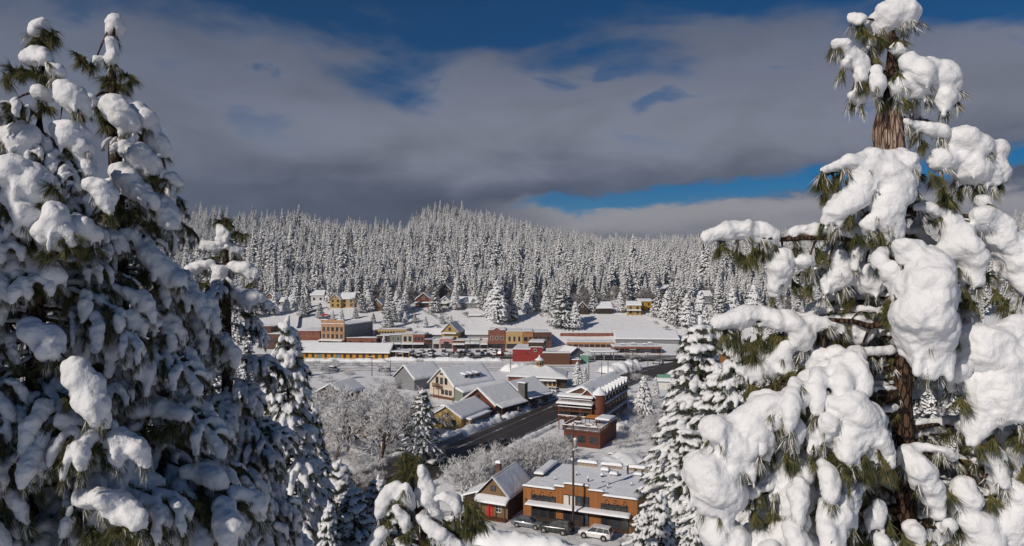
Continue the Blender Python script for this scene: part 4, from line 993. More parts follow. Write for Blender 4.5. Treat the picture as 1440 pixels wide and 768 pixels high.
def cream_house():
    a = R(-43); w, d = 10.8, 16
    t, rf = gable_house('gabled_house', 'cream gabled house with little balcony and three snowy dormers', 'house', (-24.8, 205.8, 0), a, w, d, 4.2, 8.6, 'wall_cream', over=.5, snow=.35, seed=31)
    for u in (3.4, 5.4, 7.4): window(t, 'F', u, 4.3 if u != 5.4 else 4.2, 1.0, 1.7, w, d, 'trim_dark', 1, 2)
    for u in (5.0, 5.7): window(t, 'F', u, 6.9, .4, .4, w, d, 'trim_dark', 1, 1)
    for u in (5.9, 7.6, 9.3): window(t, 'F', u, 1.3, 1.1, 1.2, w, d, 'trim_dark', 1, 2)
    b = box_part(t, 'balcony', 'wood_brown', (2.6, -1.3, 3.2), (6.0, -.003, 3.4))
    def rl(m):
        for x in [2.65 + .17*i for i in range(20)]: m.box((x, -1.28, 3.4), (x+.05, -1.22, 4.3))
        m.box((2.6, -1.3, 4.3), (6.0, -1.2, 4.38))
    part(b, 'railing', 'wood_brown', rl)
    for i, u in enumerate((3.2, 5.4)): box_part(t, 'post', 'wood_brown', (u, -1.25, -.4), (u+.15, -1.1, 3.199))
    part(t, 'barge_board', 'trim_white', lambda m: (m.tube([(-.5, -.53, 3.85), (5.4, -.53, 8.65)], .12, 4), m.tube([(11.3, -.53, 3.85), (5.4, -.53, 8.65)], .12, 4)))
    box_part(t, 'base_boarding', 'wood_brown', (0, -.05, -.4), (w, -.002, .6))
    for y in (6.2, 8.6, 11.0):
        dm = part(t, 'dormer', 'wall_greygreen', lambda m: m.add([(7.0, y-.7, 5.0), (7.0, y+.7, 5.0), (9.6, y-.7, 5.0), (9.6, y+.7, 5.0), (7.0, y-.7, 6.9), (7.0, y+.7, 6.9), (9.6, y-.7, 6.7), (9.6, y+.7, 6.7)], [(2, 3, 7, 6), (0, 2, 6, 4), (3, 1, 5, 7), (4, 6, 7, 5), (1, 0, 4, 5)]))
        part(dm, 'dormer_snow', 'snow_roof', lambda m: snow_slab(m, [(6.6, y-.9, 7.0), (9.9, y-.9, 6.72), (9.9, y+.9, 6.72), (6.6, y+.9, 7.0)], .4, cell=.6), True)
        window(t, 'R', y, 5.5, .8, .9, 9.6, d, 'trim_dark', 1, 1)
    def wing(m): m.add([(w+.002, .4, -.5), (w+3.4, .4, -.5), (w+3.4, 20, -.5), (w+.002, 20, -.5), (w+.002, .4, 3.6), (w+3.4, .4, 2.7), (w+3.4, 20, 2.7), (w+.002, 20, 3.6)], [(0, 1, 5, 4), (1, 2, 6, 5), (2, 3, 7, 6), (3, 0, 4, 7), (4, 5, 6, 7)])
    part(t, 'side_wing', 'wall_greygreen', wing)
    part(t, 'wing_snow', 'snow_roof', lambda m: snow_slab(m, [(w+.1, .1, 3.66), (w+3.8, .1, 2.66), (w+3.8, 20.3, 2.66), (w+.1, 20.3, 3.66)], .35), True)
    for y in (2.5, 5.5, 8.5, 11.5, 14.5, 17.5): window(t, 'R', y, .9, 1.1, 1.2, w+3.4, d, 'trim_white', 1, 2)
    gable_house('gabled_house', 'grey house with plain snowy roof behind the bare trees, left of the cream house', 'house', (-38, 221, 0), R(-40), 9.5, 12, 3.6, 7.3, 'wall_grey', snow=.4, seed=35)
    gable_house('gabled_house', 'dark low house in the trees at left between the bare trunks', 'house', (-56, 196, 0), R(-20), 9, 10, 2.8, 5.2, 'wood_dark', snow=.4, seed=36)
    gable_house('shed', 'tan timber shed half hidden behind the frosted bare trees', 'shed', on(503, 612), R(-30), 5, 6, 2.9, 4.3, 'wall_tan', snow=.45, seed=37)
    t, rf = gable_house('cottage', 'yellow cottage with wide snowy roof at the roadside under the spruce', 'house', (-19.2, 164.2, 0), R(-25), 8, 14, 2.8, 5.1, 'wall_yellow', over=.4, snow=.28, seed=38)
    window(t, 'F', 4, 2.9, .8, .8, 8, 14, 'trim_dark', 1, 1)
    for u in (1.8, 6.0): window(t, 'F', u, .9, 1.0, 1.2, 8, 14, 'trim_dark', 1, 2)
    for y in (2.5, 6, 9.5): window(t, 'R', y, .9, 1.0, 1.1, 8, 14, 'trim_dark', 1, 2)
    dm = part(t, 'dormer', 'wall_yellow', lambda m: m.prism([(1.0, 3.0), (2.6, 3.0), (2.6, 4.6), (1.0, 4.6)], 3.0, 5.2)); part(dm, 'dormer_snow', 'snow_roof', lambda m: snow_slab(m, [(.8, 2.7, 4.62), (2.8, 2.7, 4.62), (2.8, 5.4, 4.62), (.8, 5.4, 4.62)], .35), True)
    box_part(t, 'annex', 'wall_stucco', (8.002, 1.5, -.5), (9.6, 12, 2.35)); part(t, 'annex_snow', 'snow_roof', lambda m: snow_slab(m, [(7.9, 1.3, 2.5), (9.9, 1.3, 2.35), (9.9, 12.2, 2.35), (7.9, 12.2, 2.5)], .25), True)
cream_house()
# ---- restaurant with cupola
def cupola_building():
    a = R(-6); w, d = 17, 16
    t = thing('restaurant', 'low restaurant with hipped snow roof and small tan cupola', 'building', (-1.2, 220, 0), a)
    t['label'] = 'low brick and yellow building with hipped snow roof and small cupola'
    box_part(t, 'wall', 'brick_red', (0, 0, -.6), (8.0, d, 3.7)); box_part(t, 'yellow_wall', 'wall_tan', (8.002, .6, -.6), (w-1.5, d, 3.0))
    box_part(t, 'side_wall', 'wood_dark', (w-1.498, 1.4, -.6), (w+1.5, d, 2.8))
    def hip(m):
        e = 3.75; r = 6.2; x0, x1, y0, y1 = -.4, w+1.8, -.4, d+.4; A = (6.5, 7.5, r); B = (w-5.5, 7.5, r)
        c = [(x0, y0, e), (x1, y0, e-.6), (x1, y1, e-.6), (x0, y1, e)]
        m.add([Vector(p)+Vector((0, 0, -.2)) for p in c] + c + [A, B], [(3, 2, 1, 0), (0, 1, 5, 4), (1, 2, 6, 5), (2, 3, 7, 6), (3, 0, 4, 7), (4, 5, 9, 8), (5, 6, 9), (6, 7, 8, 9), (7, 4, 8)])
    rf = part(t, 'roof', 'roof_dark', hip)
    def hs(m):
        e = 3.78; r = 6.25; x0, x1, y0, y1 = -.5, w+1.9, -.5, d+.5; A = (6.5, 7.5, r); B = (w-5.5, 7.5, r)
        snow_slab(m, [(x0, y0, e), (x1, y0, e-.6), B, A], .35, seed=1); snow_slab(m, [(x1, y1, e-.6), (x0, y1, e), A, B], .35, seed=2)
        snow_slab(m, [(x0, y1, e), (x0, y0, e), A, A], .35, seed=3, over=.02); snow_slab(m, [(x1, y0, e-.6), (x1, y1, e-.6), B, B], .35, seed=4, over=.02)
    part(rf, 'roof_snow', 'snow_roof', hs, True)
    fp = box_part(t, 'parapet', 'trim_white', (-.15, -.12, 3.55), (8.1, -.003, 3.85))
    cu = part(t, 'cupola', 'wall_tan', lambda m: m.tube([(9.6, 7.0, 5.6), (9.6, 7.0, 8.2)], 1.15, 8))
    part(cu, 'cupola_roof', 'snow_roof', lambda m: m.tube([(9.6, 7, 8.15), (9.6, 7, 8.35), (9.6, 7, 8.8), (9.6, 7, 9.2), (9.6, 7, 9.9)], [1.6, 1.6, .9, .3, .2], 10), True)
    for k in range(8):
        an = R(22.5+45*k); o = box_part(cu, 'pane', 'glass', (-.28, -.04, 6.6), (.28, .02, 7.6)); o.location = (9.6 + math.sin(an)*1.08, 7.0 - math.cos(an)*1.08, 0); o.rotation_euler = (0, 0, an)
    for u in (8.9, 10.4, 11.9, 13.4, 14.8): window(t, 'F', u, .9, .8, 1.1, w, d, 'trim_dark', 1, 2, y0=.59)
    awning(t, 8.2, 15.4, 3.0, 1.2, 'trim_dark', .2, 0, 3, .5, ymin=.6)
cupola_building()
# ---- railway station
def depot():
    t, rf = gable_house('station_building', 'long low yellow railway station under one unbroken snowy roof', 'building', (-92.5, 293.5, 0), R(-5), 40, 11, 3.4, 6.3, 'wall_depot', axis='x', over=1.0, snow=.4, seed=41)
    g = random.Random(3)
    for i in range(14):
        u = 1.6 + i*2.78
        if i in (2, 5, 9): 
            dd = box_part(t, 'door', 'wood_brown', (u-.6, -.06, 0), (u+.6, -.002, 2.4)); box_part(dd, 'pane', 'glass', (u-.35, -.075, 1.3), (u+.35, -.062, 2.1))
        elif i in (3, 6): box_part(t, 'dark_panel', 'wall_greygreen', (u-1.2, -.05, .2), (u+1.2, -.002, 2.7))
        else: window(t, 'F', u, 1.0, 1.0, 1.4, 40, 11, 'wood_brown', 1, 2)
    sh = part(t, 'open_shelter', 'roof_dark', lambda m: m.prism([(40.9, 3.3), (49, 3.0), (49, 3.25), (40.9, 3.55)], .5, 10)); part(sh, 'shelter_snow', 'snow_roof', lambda m: snow_slab(m, [(40.9, .4, 3.55), (49.1, .4, 3.25), (49.1, 10.1, 3.25), (40.9, 10.1, 3.55)], .35), True)
    for x in (43, 46, 48.6):
        for y in (.9, 9.6): box_part(t, 'post', 'wall_depot', (x, y, -.5), (x+.25, y+.25, 3.2))
depot()
# ---- commercial row
ROWY = 319.0; ROWZ = 1.2
def rx(px, Y=ROWY): return (px-720)/F*Y
def rz_(py, Y=ROWY): return CAMZ + (384-py)/F*Y
def row_block(name, label, p0, p1, top, wall, d=18, Y=ROWY, ang=0.0, wins=(), frame='trim_dark', aw=None, pediment=None, parapet=.5, roofsnow=.3, cat='shop', z0=ROWZ, shop=True, seed=0):
    x0, x1 = rx(p0, Y), rx(p1, Y)-.06; h = rz_(top, Y) - z0 - parapet; w = (x1-x0)/math.cos(ang)
    fr = None
    if pediment: fr = [(0, h+parapet), (w*.28, h+parapet), (w*.5, h+parapet+pediment), (w*.72, h+parapet), (w, h+parapet)]
    t = flat_block(name, label, cat, (x0, Y, z0), ang, w, d, h, wall, parapet=parapet, snow=roofsnow, seed=seed, front=fr, base=-2)
    for (u, z, ww, hh) in wins: window(t, 'F', u*w, z, ww, hh, w, d, frame, 1, 2)
    if shop:
        box_part(t, 'shopfront', 'trim_dark', (.35, -.05, -.2), (w-.35, -.002, 2.7))
        n = max(2, int(w/2))
        for k in range(n): window(t, 'F', .5+(w-1)*(k+.5)/n, .7, (w-1)/n*.72, 1.7, w, d, 'trim_dark', 1, 1, y0=-.052)
    if aw: awning(t, 0, w, aw, 2.4, 'trim_dark', .2, 0, seed, .5)
    return t
def W5(n, z, ww=.95, hh=1.5, a=.12, b=.88): return [(a + (b-a)*i/max(1, n-1), z, ww, hh) for i in range(n)]
row_block('shop_building', 'low dark brick building with an arched doorway left of the tall tan hotel', 417, 450, 465, 'brick_red', d=22, wins=[(.62, 1.0, 2.6, 2.6)], shop=False, aw=4.2, seed=1)
t = row_block('hotel_building', 'tall tan three-storey hotel with grey side wall above the yellow station', 451.5, 487, 455, 'brick_tan', d=27, ang=R(-17), wins=W5(5, 5.6, 1.15, 1.7) + W5(5, 8.9, 1.15, 1.7), frame='trim_dark', parapet=.6, aw=5.0, cat='hotel', seed=2)
wq = 11.7/math.cos(R(17))
part(t, 'false_front', 'brick_tan', lambda m: m.prism([(0, rz_(455)-ROWZ-.01), (wq, rz_(455)-ROWZ-.01), (wq, 14.0), (wq*.62, 14.0), (wq*.5, 14.6), (wq*.38, 14.0), (0, 14.0)], -.02, .33))
part(t, 'false_front_snow', 'snow_roof', lambda m: (snow_slab(m, [(.2, -.2, 14.0), (4, -.2, 14.0), (4, .4, 14.0), (.2, .4, 14.0)], .25), snow_slab(m, [(wq-4, -.2, 14.0), (wq-.2, -.2, 14.0), (wq-.2, .4, 14.0), (wq-4, .4, 14.0)], .25)), True)
for k in range(5): box_part(t, 'belt_course', 'brick_orange', (.1, -.06, 8.3), (wq-.1, -.003, 8.5)) if k == 0 else None
sw = part(t, 'side_cladding', 'wall_grey', lambda m: m.box((wq+.003, .35, -1), (wq+.05, 26.9, rz_(455)-ROWZ-.7)))
for y in (6, 11, 16, 21): window(t, 'R', y, 8.6, .8, 1.2, wq+.05, 27, 'trim_white', 1, 1)
row_block('shop_building', 'low red brick shop under the grey hotel wall with long snowy awning', 487.5, 529, 475, 'brick_red', d=9, Y=314, wins=W5(3, 3.2, 1.2, 1.2), aw=3.2, seed=3)
row_block('shop_building', 'small brick-fronted shop beside the grey-green false front', 530, 548, 472, 'brick_dark', d=15, wins=W5(2, 4.3, 1.0, 1.5, .3, .7), aw=3.3, seed=4)
row_block('shop_building', 'grey-green false-fronted shop beside the cream two-window shop', 548, 565, 471, 'wall_greygreen', d=15, wins=W5(2, 4.3, 1.0, 1.6, .3, .7), frame='trim_white', aw=3.3, seed=5)
row_block('hall_building', 'long white-topped hall with a strip of windows behind the small shops', 528, 572, 463, 'wall_tan', d=14, Y=338, z0=4.0, wins=W5(11, 3.2, .8, .8, .05, .95), shop=False, cat='hall', seed=6)
row_block('shop_building', 'cream shop front with two tall dark windows', 565, 581, 469, 'wall_cream', d=16, wins=W5(2, 4.0, 1.15, 2.1, .3, .72), aw=3.2, seed=7)
row_block('shop_building', 'orange-brown brick shop next to the cream two-window shop', 581.3, 597, 470, 'brick_red', d=16, wins=W5(3, 4.3, .7, 1.5, .2, .8), aw=3.2, seed=8)
row_block('shop_building', 'narrow dark timber shop with balconies between brick and white shops', 597.3, 608, 477, 'wood_brown', d=14, wins=W5(2, 3.3, .8, 1.1, .3, .7), seed=9)
row_block('shop_building', 'small plain white shop left of the pink one', 608.3, 618.5, 478, 'wall_white', d=13, wins=(), seed=10)
row_block('shop_building', 'pink shop with dark sign below the yellow gable', 619, 636.5, 476, 'wall_pink', d=13, wins=[(.5, 2.9, 2.2, .7)], seed=11)
row_block('shop_building', 'dark brown low shop right of the pink one', 637, 654, 479, 'wood_brown', d=14, aw=3.0, seed=12)
row_block('shop_building', 'pale green false-fronted shop with deep awning left of the brick pediment building', 654.5, 675, 478, 'wall_palegreen', d=14, wins=(), aw=3.4, seed=13)
row_block('shop_building', 'small cream false-fronted shop against the brick pediment building', 675.3, 686, 480, 'wall_cream', d=14, aw=3.1, seed=14)
row_block('shop_building', 'two-storey brick building with pediment and three snow-silled windows', 686.5, 711, 464, 'brick_red', d=20, wins=W5(3, 4.6, 1.0, 1.6, .2, .8), frame='trim_white', pediment=1.1, seed=15)
row_block('shop_building', 'two-storey tan building with three narrow windows beside the brick pediment building', 711.3, 735, 466, 'wall_tan', d=20, wins=W5(3, 4.0, .8, 2.0, .22, .8), seed=16)
row_block('shop_building', 'ochre two-storey building at the corner right of the tan one', 735.3, 750, 466, 'brick_orange', d=20, wins=W5(2, 4.2, 1.5, 1.6, .28, .74), seed=17)
x0 = rx(750)
t = flat_block('shop_building', 'dark brick side building with a row of upper windows behind the red building', 'building', (x0, ROWY+.5, ROWZ), R(4), 8.6, 20, 7.6, 'brick_dark', seed=18, base=-2)
for i in range(4): window(t, 'F', 1.2 + i*2.0, 4.6, .8, 1.3, 8.6, 20, 'trim_dark', 1, 2)
t, rf = gable_house('gabled_house', 'yellow gable peeking over the pink shop', 'house', (rx(621, 333), 333, 3.4), R(-10), 8.2, 12, 5.0, 9.2, 'wall_yellow', snow=.3, seed=51)
window(t, 'F', 4.1, 5.6, 1.0, 1.3, 8.2, 12, 'trim_dark', 1, 2); awning(t, .6, 7.6, 4.6, 1.4, 'wood_brown', .2, 0, 3, .4)
gable_house('shed', 'long dark blue-roofed shed behind the small white shop', 'shed', (rx(596, 336), 336, 3.6), 0, 9, 9, 3.2, 5.8, 'wall_grey', axis='x', snow=.08, seed=52)
gable_house('shed', 'low dark shed with snowy roof left of the brick pediment building', 'shed', (rx(655, 338), 338, 4.2), 0, 11, 9, 2.4, 4.2, 'wall_grey', axis='x', snow=.2, seed=53)
# ---- red building and neighbours
t = flat_block('red_building', 'bright red timber building with stepped roof in front of the tan corner shops', 'building', (.2, 287, 0), R(-7), 12.6, 20, 4.9, 'wall_red', front=[(0, 5.0), (7.6, 5.0), (7.6, 6.0), (12.6, 6.0)], seed=61)
window(t, 'F', 9.6, 4.2, .9, .9, 12.6, 20, 'trim_white', 1, 1); window(t, 'F', 6.3, 3.2, .6, .5, 12.6, 20, 'trim_dark', 1, 1)
for y in (6, 12): window(t, 'R', y, 3.6, .8, .9, 12.6, 20, 'trim_white', 1, 1)
part(t, 'rear_block', 'wood_dark', lambda m: m.box((6.0, 8, 4.9), (12.597, 19.9, 7.2))); part(t, 'rear_snow', 'snow_roof', lambda m: snow_slab(m, [(6, 8, 7.2), (12.6, 8, 7.2), (12.6, 19.9, 7.2), (6, 19.9, 7.2)], .3), True)
t = flat_block('brown_building', 'plain brown flat-roofed block against the right of the red building', 'building', (12.4, 277, 0), R(-4), 11, 8, 4.1, 'wood_brown', seed=62)
t2 = gable_house('house', 'small dark house behind the plain brown block', 'house', (24.5, 290, 0), R(30), 7, 8, 2.8, 5.0, 'wall_grey', snow=.35, seed=63)
box_part(t, 'low_wing', 'wood_red_brown', (11.003, 1, -.6), (15.5, 7, 1.8)); part(t, 'wing_snow', 'snow_roof', lambda m: snow_slab(m, [(11, .9, 1.8), (15.6, .9, 1.8), (15.6, 7.1, 1.8), (11, 7.1, 1.8)], .25), True)
t = flat_block('shop_building', 'long ochre brick shop block right of the red building', 'building', (rx(797, 322), 322, ROWZ), R(-3), rx(863, 322)-rx(797, 322), 14, rz_(481, 322)-ROWZ-.5, 'brick_orange', seed=64, base=-2)
for i in range(8): window(t, 'F', 1.5 + i*2.6, .5, 1.9, 1.6, 22, 14, 'trim_dark', 1, 1)
t = flat_block('shop_building', 'long red brick shop block with dark windows at the right of the town', 'building', (rx(863, 308), 308, .8), R(-2), rx(930, 308)-rx(863, 308), 14, rz_(487, 308)-.8-.5, 'brick_red', seed=65, base=-2)
for i in range(9): window(t, 'F', 1.3 + i*2.35, .4, 1.9, 1.7, 21, 14, 'trim_dark', 1, 1)
for x, y in ((4, 5), (9, 7), (14, 5), (17, 9)):
    h = rz_(487, 308)-.8-.5; u = box_part(t, 'roof_unit', 'metal_grey', (x, y, h), (x+1.6, y+1.3, h+1.1)); part(u, 'unit_snow', 'snow_roof', lambda m: snow_slab(m, [(x, y, h+1.1), (x+1.6, y, h+1.1), (x+1.6, y+1.3, h+1.1), (x, y+1.3, h+1.1)], .4), True)
t = flat_block('shop_building', 'low brick range behind the ochre block at the foot of the snowy slope', 'building', (rx(788, 340), 340, 4.5), 0, rx(862, 340)-rx(788, 340), 10, 2.2, 'brick_red', seed=66, base=-3)
gable_house('warehouse', 'big warehouse with broad blank snowy roof behind the red brick shops', 'building', (rx(866, 330), 330, 2.5), R(-4), 30, 20, 2.6, 5.6, 'wall_grey', axis='x', snow=.4, seed=67)
def canopy_station():
    t = thing('fuel_canopy', 'flat snow-topped canopy on posts in front of the ochre shops', 'canopy', (rx(832, 287), 287, 0), R(8))
    box_part(t, 'canopy_roof', 'metal_grey', (0, 0, 3.3), (11.5, 7, 3.75)); part(t, 'roof_snow', 'snow_roof', lambda m: snow_slab(m, [(0, 0, 3.75), (11.5, 0, 3.75), (11.5, 7, 3.75), (0, 7, 3.75)], .5), True)
    for x in (1.5, 5.6, 9.8):
        for y in (1.2, 5.6): box_part(t, 'post', 'metal_grey', (x, y, -.5), (x+.35, y+.35, 3.298))
canopy_station()
t = flat_block('kiosk', 'small pale green kiosk between the brown block and the canopy', 'kiosk', (rx(817, 283), 283, 0), 0, 3.2, 3, 2.6, 'metal_green', seed=68)
t, rf = gable_house('hut', 'small hut with bare green metal roof on the far side of the road', 'hut', on(926, 546), R(-12), 6.5, 5, 2.4, 3.9, 'wall_white', axis='x', snow=.05, roofmat='metal_green', seed=69)
bpy.data.objects.remove(kids(rf)[0])
part(t, 'roof_snow', 'snow_roof', lambda m: snow_slab(m, [(-.4, -.6, 2.4), (6.9, -.6, 2.4), (6.9, .9, 3.1), (-.4, .9, 3.1)], .2), True)
t = flat_block('roadside_building', 'ochre timber building glimpsed through the right pine branches', 'building', (rx(1018, 262), 262, 0), R(-5), 11, 9, 5.4, 'wall_orange', seed=70)
for i in range(4): window(t, 'F', 1.6+i*2.5, 3.2, 1.1, 1.2, 11, 9, 'trim_dark', 1, 2)
t = flat_block('roadside_building', 'low grey building under the ochre one behind the right pine', 'building', (rx(1012, 236), 236, 0), R(-5), 12, 7, 2.9, 'wall_grey', seed=71)
# ---- houses on the snowy hillside
HS = [ # px left, px right, base y, wall, ridge axis, eave m, ridge m, depth, label
 (371, 390, 428, 'wood_red_brown', 'y', 3.2, 6.6, 9, 'dark red gabled house at the left end of the hillside houses'),
 (437, 455, 424, 'wall_white', 'x', 3.8, 6.4, 8, 'white house with broad snowy roof below the forest track'),
 (394, 409, 430, 'wall_grey', 'x', 2.4, 4.4, 8, 'low snow-roofed house between the dark red and the white hillside houses'),
 (464, 480, 433, 'wall_yellow', 'y', 5.0, 8.0, 9, 'yellow gabled house, left one of the joined pair'),
 (480, 498, 433, 'wall_tan', 'x', 5.2, 8.4, 9, 'tan house with white roof, right one of the joined pair'),
 (523, 538, 437, 'wood_gable', 'y', 3.4, 6.4, 8, 'small brown gabled house alone below the trees'),
 (584, 607, 432, 'wood_red_brown', 'y', 4.2, 8.0, 11, 'red-brown chalet with wide gable on the hillside'),
 (617, 636, 419, 'wood_dark', 'y', 4.5, 8.5, 11, 'dark gabled house above the white gabled one'),
 (617, 634, 433, 'wall_white', 'y', 3.4, 6.4, 9, 'white gabled house right of the red-brown chalet'),
 (645, 674, 434, 'wall_grey', 'x', 3.4, 6.4, 9, 'grey house with long white roof and two front gables'),
 (882, 901, 443, 'wall_yellow', 'x', 5.4, 7.2, 8, 'bright yellow house with small balconies above the snow slope'),
 (899, 917, 438, 'wall_depot', 'x', 5.6, 6.6, 8, 'bright yellow wing behind the yellow balcony house'),
 (811, 827, 442, 'wood_dark', 'y', 3.4, 6.6, 9, 'dark cabin between the big firs on the slope'),
 (840, 861, 442, 'wood_dark', 'x', 3.4, 6.4, 9, 'low dark cabin left of the yellow balcony house'),
 (926, 946, 416, 'wood_gable', 'x', 4.0, 6.5, 9, 'brown house among trees above the yellow houses'),
 (858, 868, 420, 'wall_white', 'y', 4.0, 7.5, 9, 'narrow white gable among the trees above the dark cabin'),
 (980, 1001, 425, 'wall_grey', 'x', 3.8, 6.5, 9, 'grey house among trees left of the right pine'),
 (660, 676, 446, 'wall_grey', 'x', .9, 1.6, 4, 'tiny snow-covered shed on the slope below the grey house'),
]
HOUSE_PX = []
for i, (p0, p1, by, wall, ax, ev, rg, dd, lab) in enumerate(HS):
    a = on_ground((p0+p1)/2, by); w = (p1-p0)/F*a.y
    t, rf = gable_house('hillside_house', lab, 'house', (a.x-w/2, a.y, a.z), R([-14, 6, 0, -10, 4, -12, -6, -14, -4, 0, -8, 4, -8, 4, 6, -10, 0, 0][i]), w, dd, ev, rg, wall, axis=ax, snow=.4, seed=80+i, base=-3)
    HOUSE_PX.append((p0, p1, a.y))
    n = max(2, int(w/2.6))
    if ev > 2:
        for k in range(n): window(t, 'F', w*(k+.5)/n, .9, 1.0, 1.2, w, dd, 'trim_white' if wall in ('wood_red_brown', 'wall_grey') else 'trim_dark', 1, 2)
    if ev > 4.4:
        for k in range(n): window(t, 'F', w*(k+.5)/n, 3.4, 1.0, 1.2, w, dd, 'trim_dark', 1, 2)
    if ax == 'y' and rg > 6: window(t, 'F', w/2, ev+.5, 1.1, 1.1, w, dd, 'trim_white', 1, 2)
    if i in (0, 6, 8, 10): awning(t, -.2, w+.2, 2.9, 1.6, 'trim_dark', .25, 4, i, .35)
    if i == 9:
        for u in (.36, .68):
            gf = part(t, 'front_gable', 'wall_grey', lambda m: m.prism([(w*u-1.5, 2.8), (w*u+1.5, 2.8), (w*u, 5.6)], -.5, 3)); window(t, 'F', w*u, 3.1, .8, 1.0, w, dd, 'trim_white', 1, 2, y0=-.5)
            part(gf, 'gable_snow', 'snow_roof', lambda m: (snow_slab(m, [(w*u-1.8, -.7, 2.7), (w*u, -.7, 5.7), (w*u, 3.4, 5.7), (w*u-1.8, 3.4, 2.7)], .25), snow_slab(m, [(w*u, -.7, 5.7), (w*u+1.8, -.7, 2.7), (w*u+1.8, 3.4, 2.7), (w*u, 3.4, 5.7)], .25)), True)
t = flat_block('lodge_hall', 'dark brown flat-roofed hall half hidden by the left pines', 'building', on_ground(343, 474), R(-6), 14, 12, 5.0, 'wood_brown', seed=90, base=-4)
t = flat_block('shop_building', 'red-brown brick block at the left end of the town, beside the snowy pine', 'building', (rx(370, 318), 318, ROWZ), R(-8), 9.5, 16, 7.0, 'brick_dark', seed=91, base=-2)
for i in range(3): window(t, 'F', 1.8+i*3, 3.6, 1.2, 1.5, 9.5, 16, 'trim_dark', 1, 2)
# red canopy hut above the hotel
p = on_ground(457, 450)
t = thing('red_canopy', 'small red canopy standing on the slope just above the hotel roof', 'canopy', p, 0)
part(t, 'canopy_top', 'cloth_red', lambda m: m.add([(-2.3, -1.6, 2.4), (2.3, -1.6, 2.4), (2.3, 1.6, 2.4), (-2.3, 1.6, 2.4), (-.8, 0, 3.3), (.8, 0, 3.3)], [(0, 1, 5, 4), (1, 2, 5), (2, 3, 4, 5), (3, 0, 4), (3, 2, 1, 0)]))
for x in (-2.1, 2.1):
    for y in (-1.4, 1.4): box_part(t, 'post', 'metal_grey', (x-.05, y-.05, -.3), (x+.05, y+.05, 2.42))
# ------------------------------------------------------------------ cars
def car_paint(name, c, rough=.25):
    m, t = newmat(name); b = bsdf(t, rough, .5); tc = t.n('ShaderNodeTexCoord')
    f = t.ramp(t.noise(tc.outputs['Object'], 2.5, 5, .65), .45, .75)
    t.l(t.mix(t.math('MULTIPLY', f, .45), c, (0.30, 0.285, 0.275)), b.inputs['Base Color'])     # road salt and slush film
    b.inputs['Coat Weight'].default_value = .4
PAINT = {'white': (0.72, 0.72, 0.71), 'black': (0.015, 0.015, 0.017), 'grey': (0.13, 0.15, 0.18), 'dark_green': (0.022, 0.032, 0.030), 'silver': (0.42, 0.43, 0.45), 'red': (0.28, 0.02, 0.02), 'blue': (0.03, 0.06, 0.15)}
for k, c in PAINT.items(): car_paint('paint_'+k, c)
mat_plain('tyre', (0.02, 0.02, 0.021), .85); mat_plain('lamp_clear', (0.7, 0.7, 0.68), .2, .5); mat_plain('lamp_red', (0.35, 0.015, 0.012), .3, .5)
def loft(mb, secs, mi=0):
    """secs: list of closed rings with equal point counts"""
    n = len(secs[0]); V = [p for s in secs for p in s]; Fs = []
    for i in range(len(secs)-1):
        for j in range(n): Fs.append((i*n+j, i*n+(j+1) % n, (i+1)*n+(j+1) % n, (i+1)*n+j))
    Fs += [tuple(range(n-1, -1, -1)), tuple((len(secs)-1)*n+j for j in range(n))]
    mb.add(V, Fs, mi)
CARP = {}
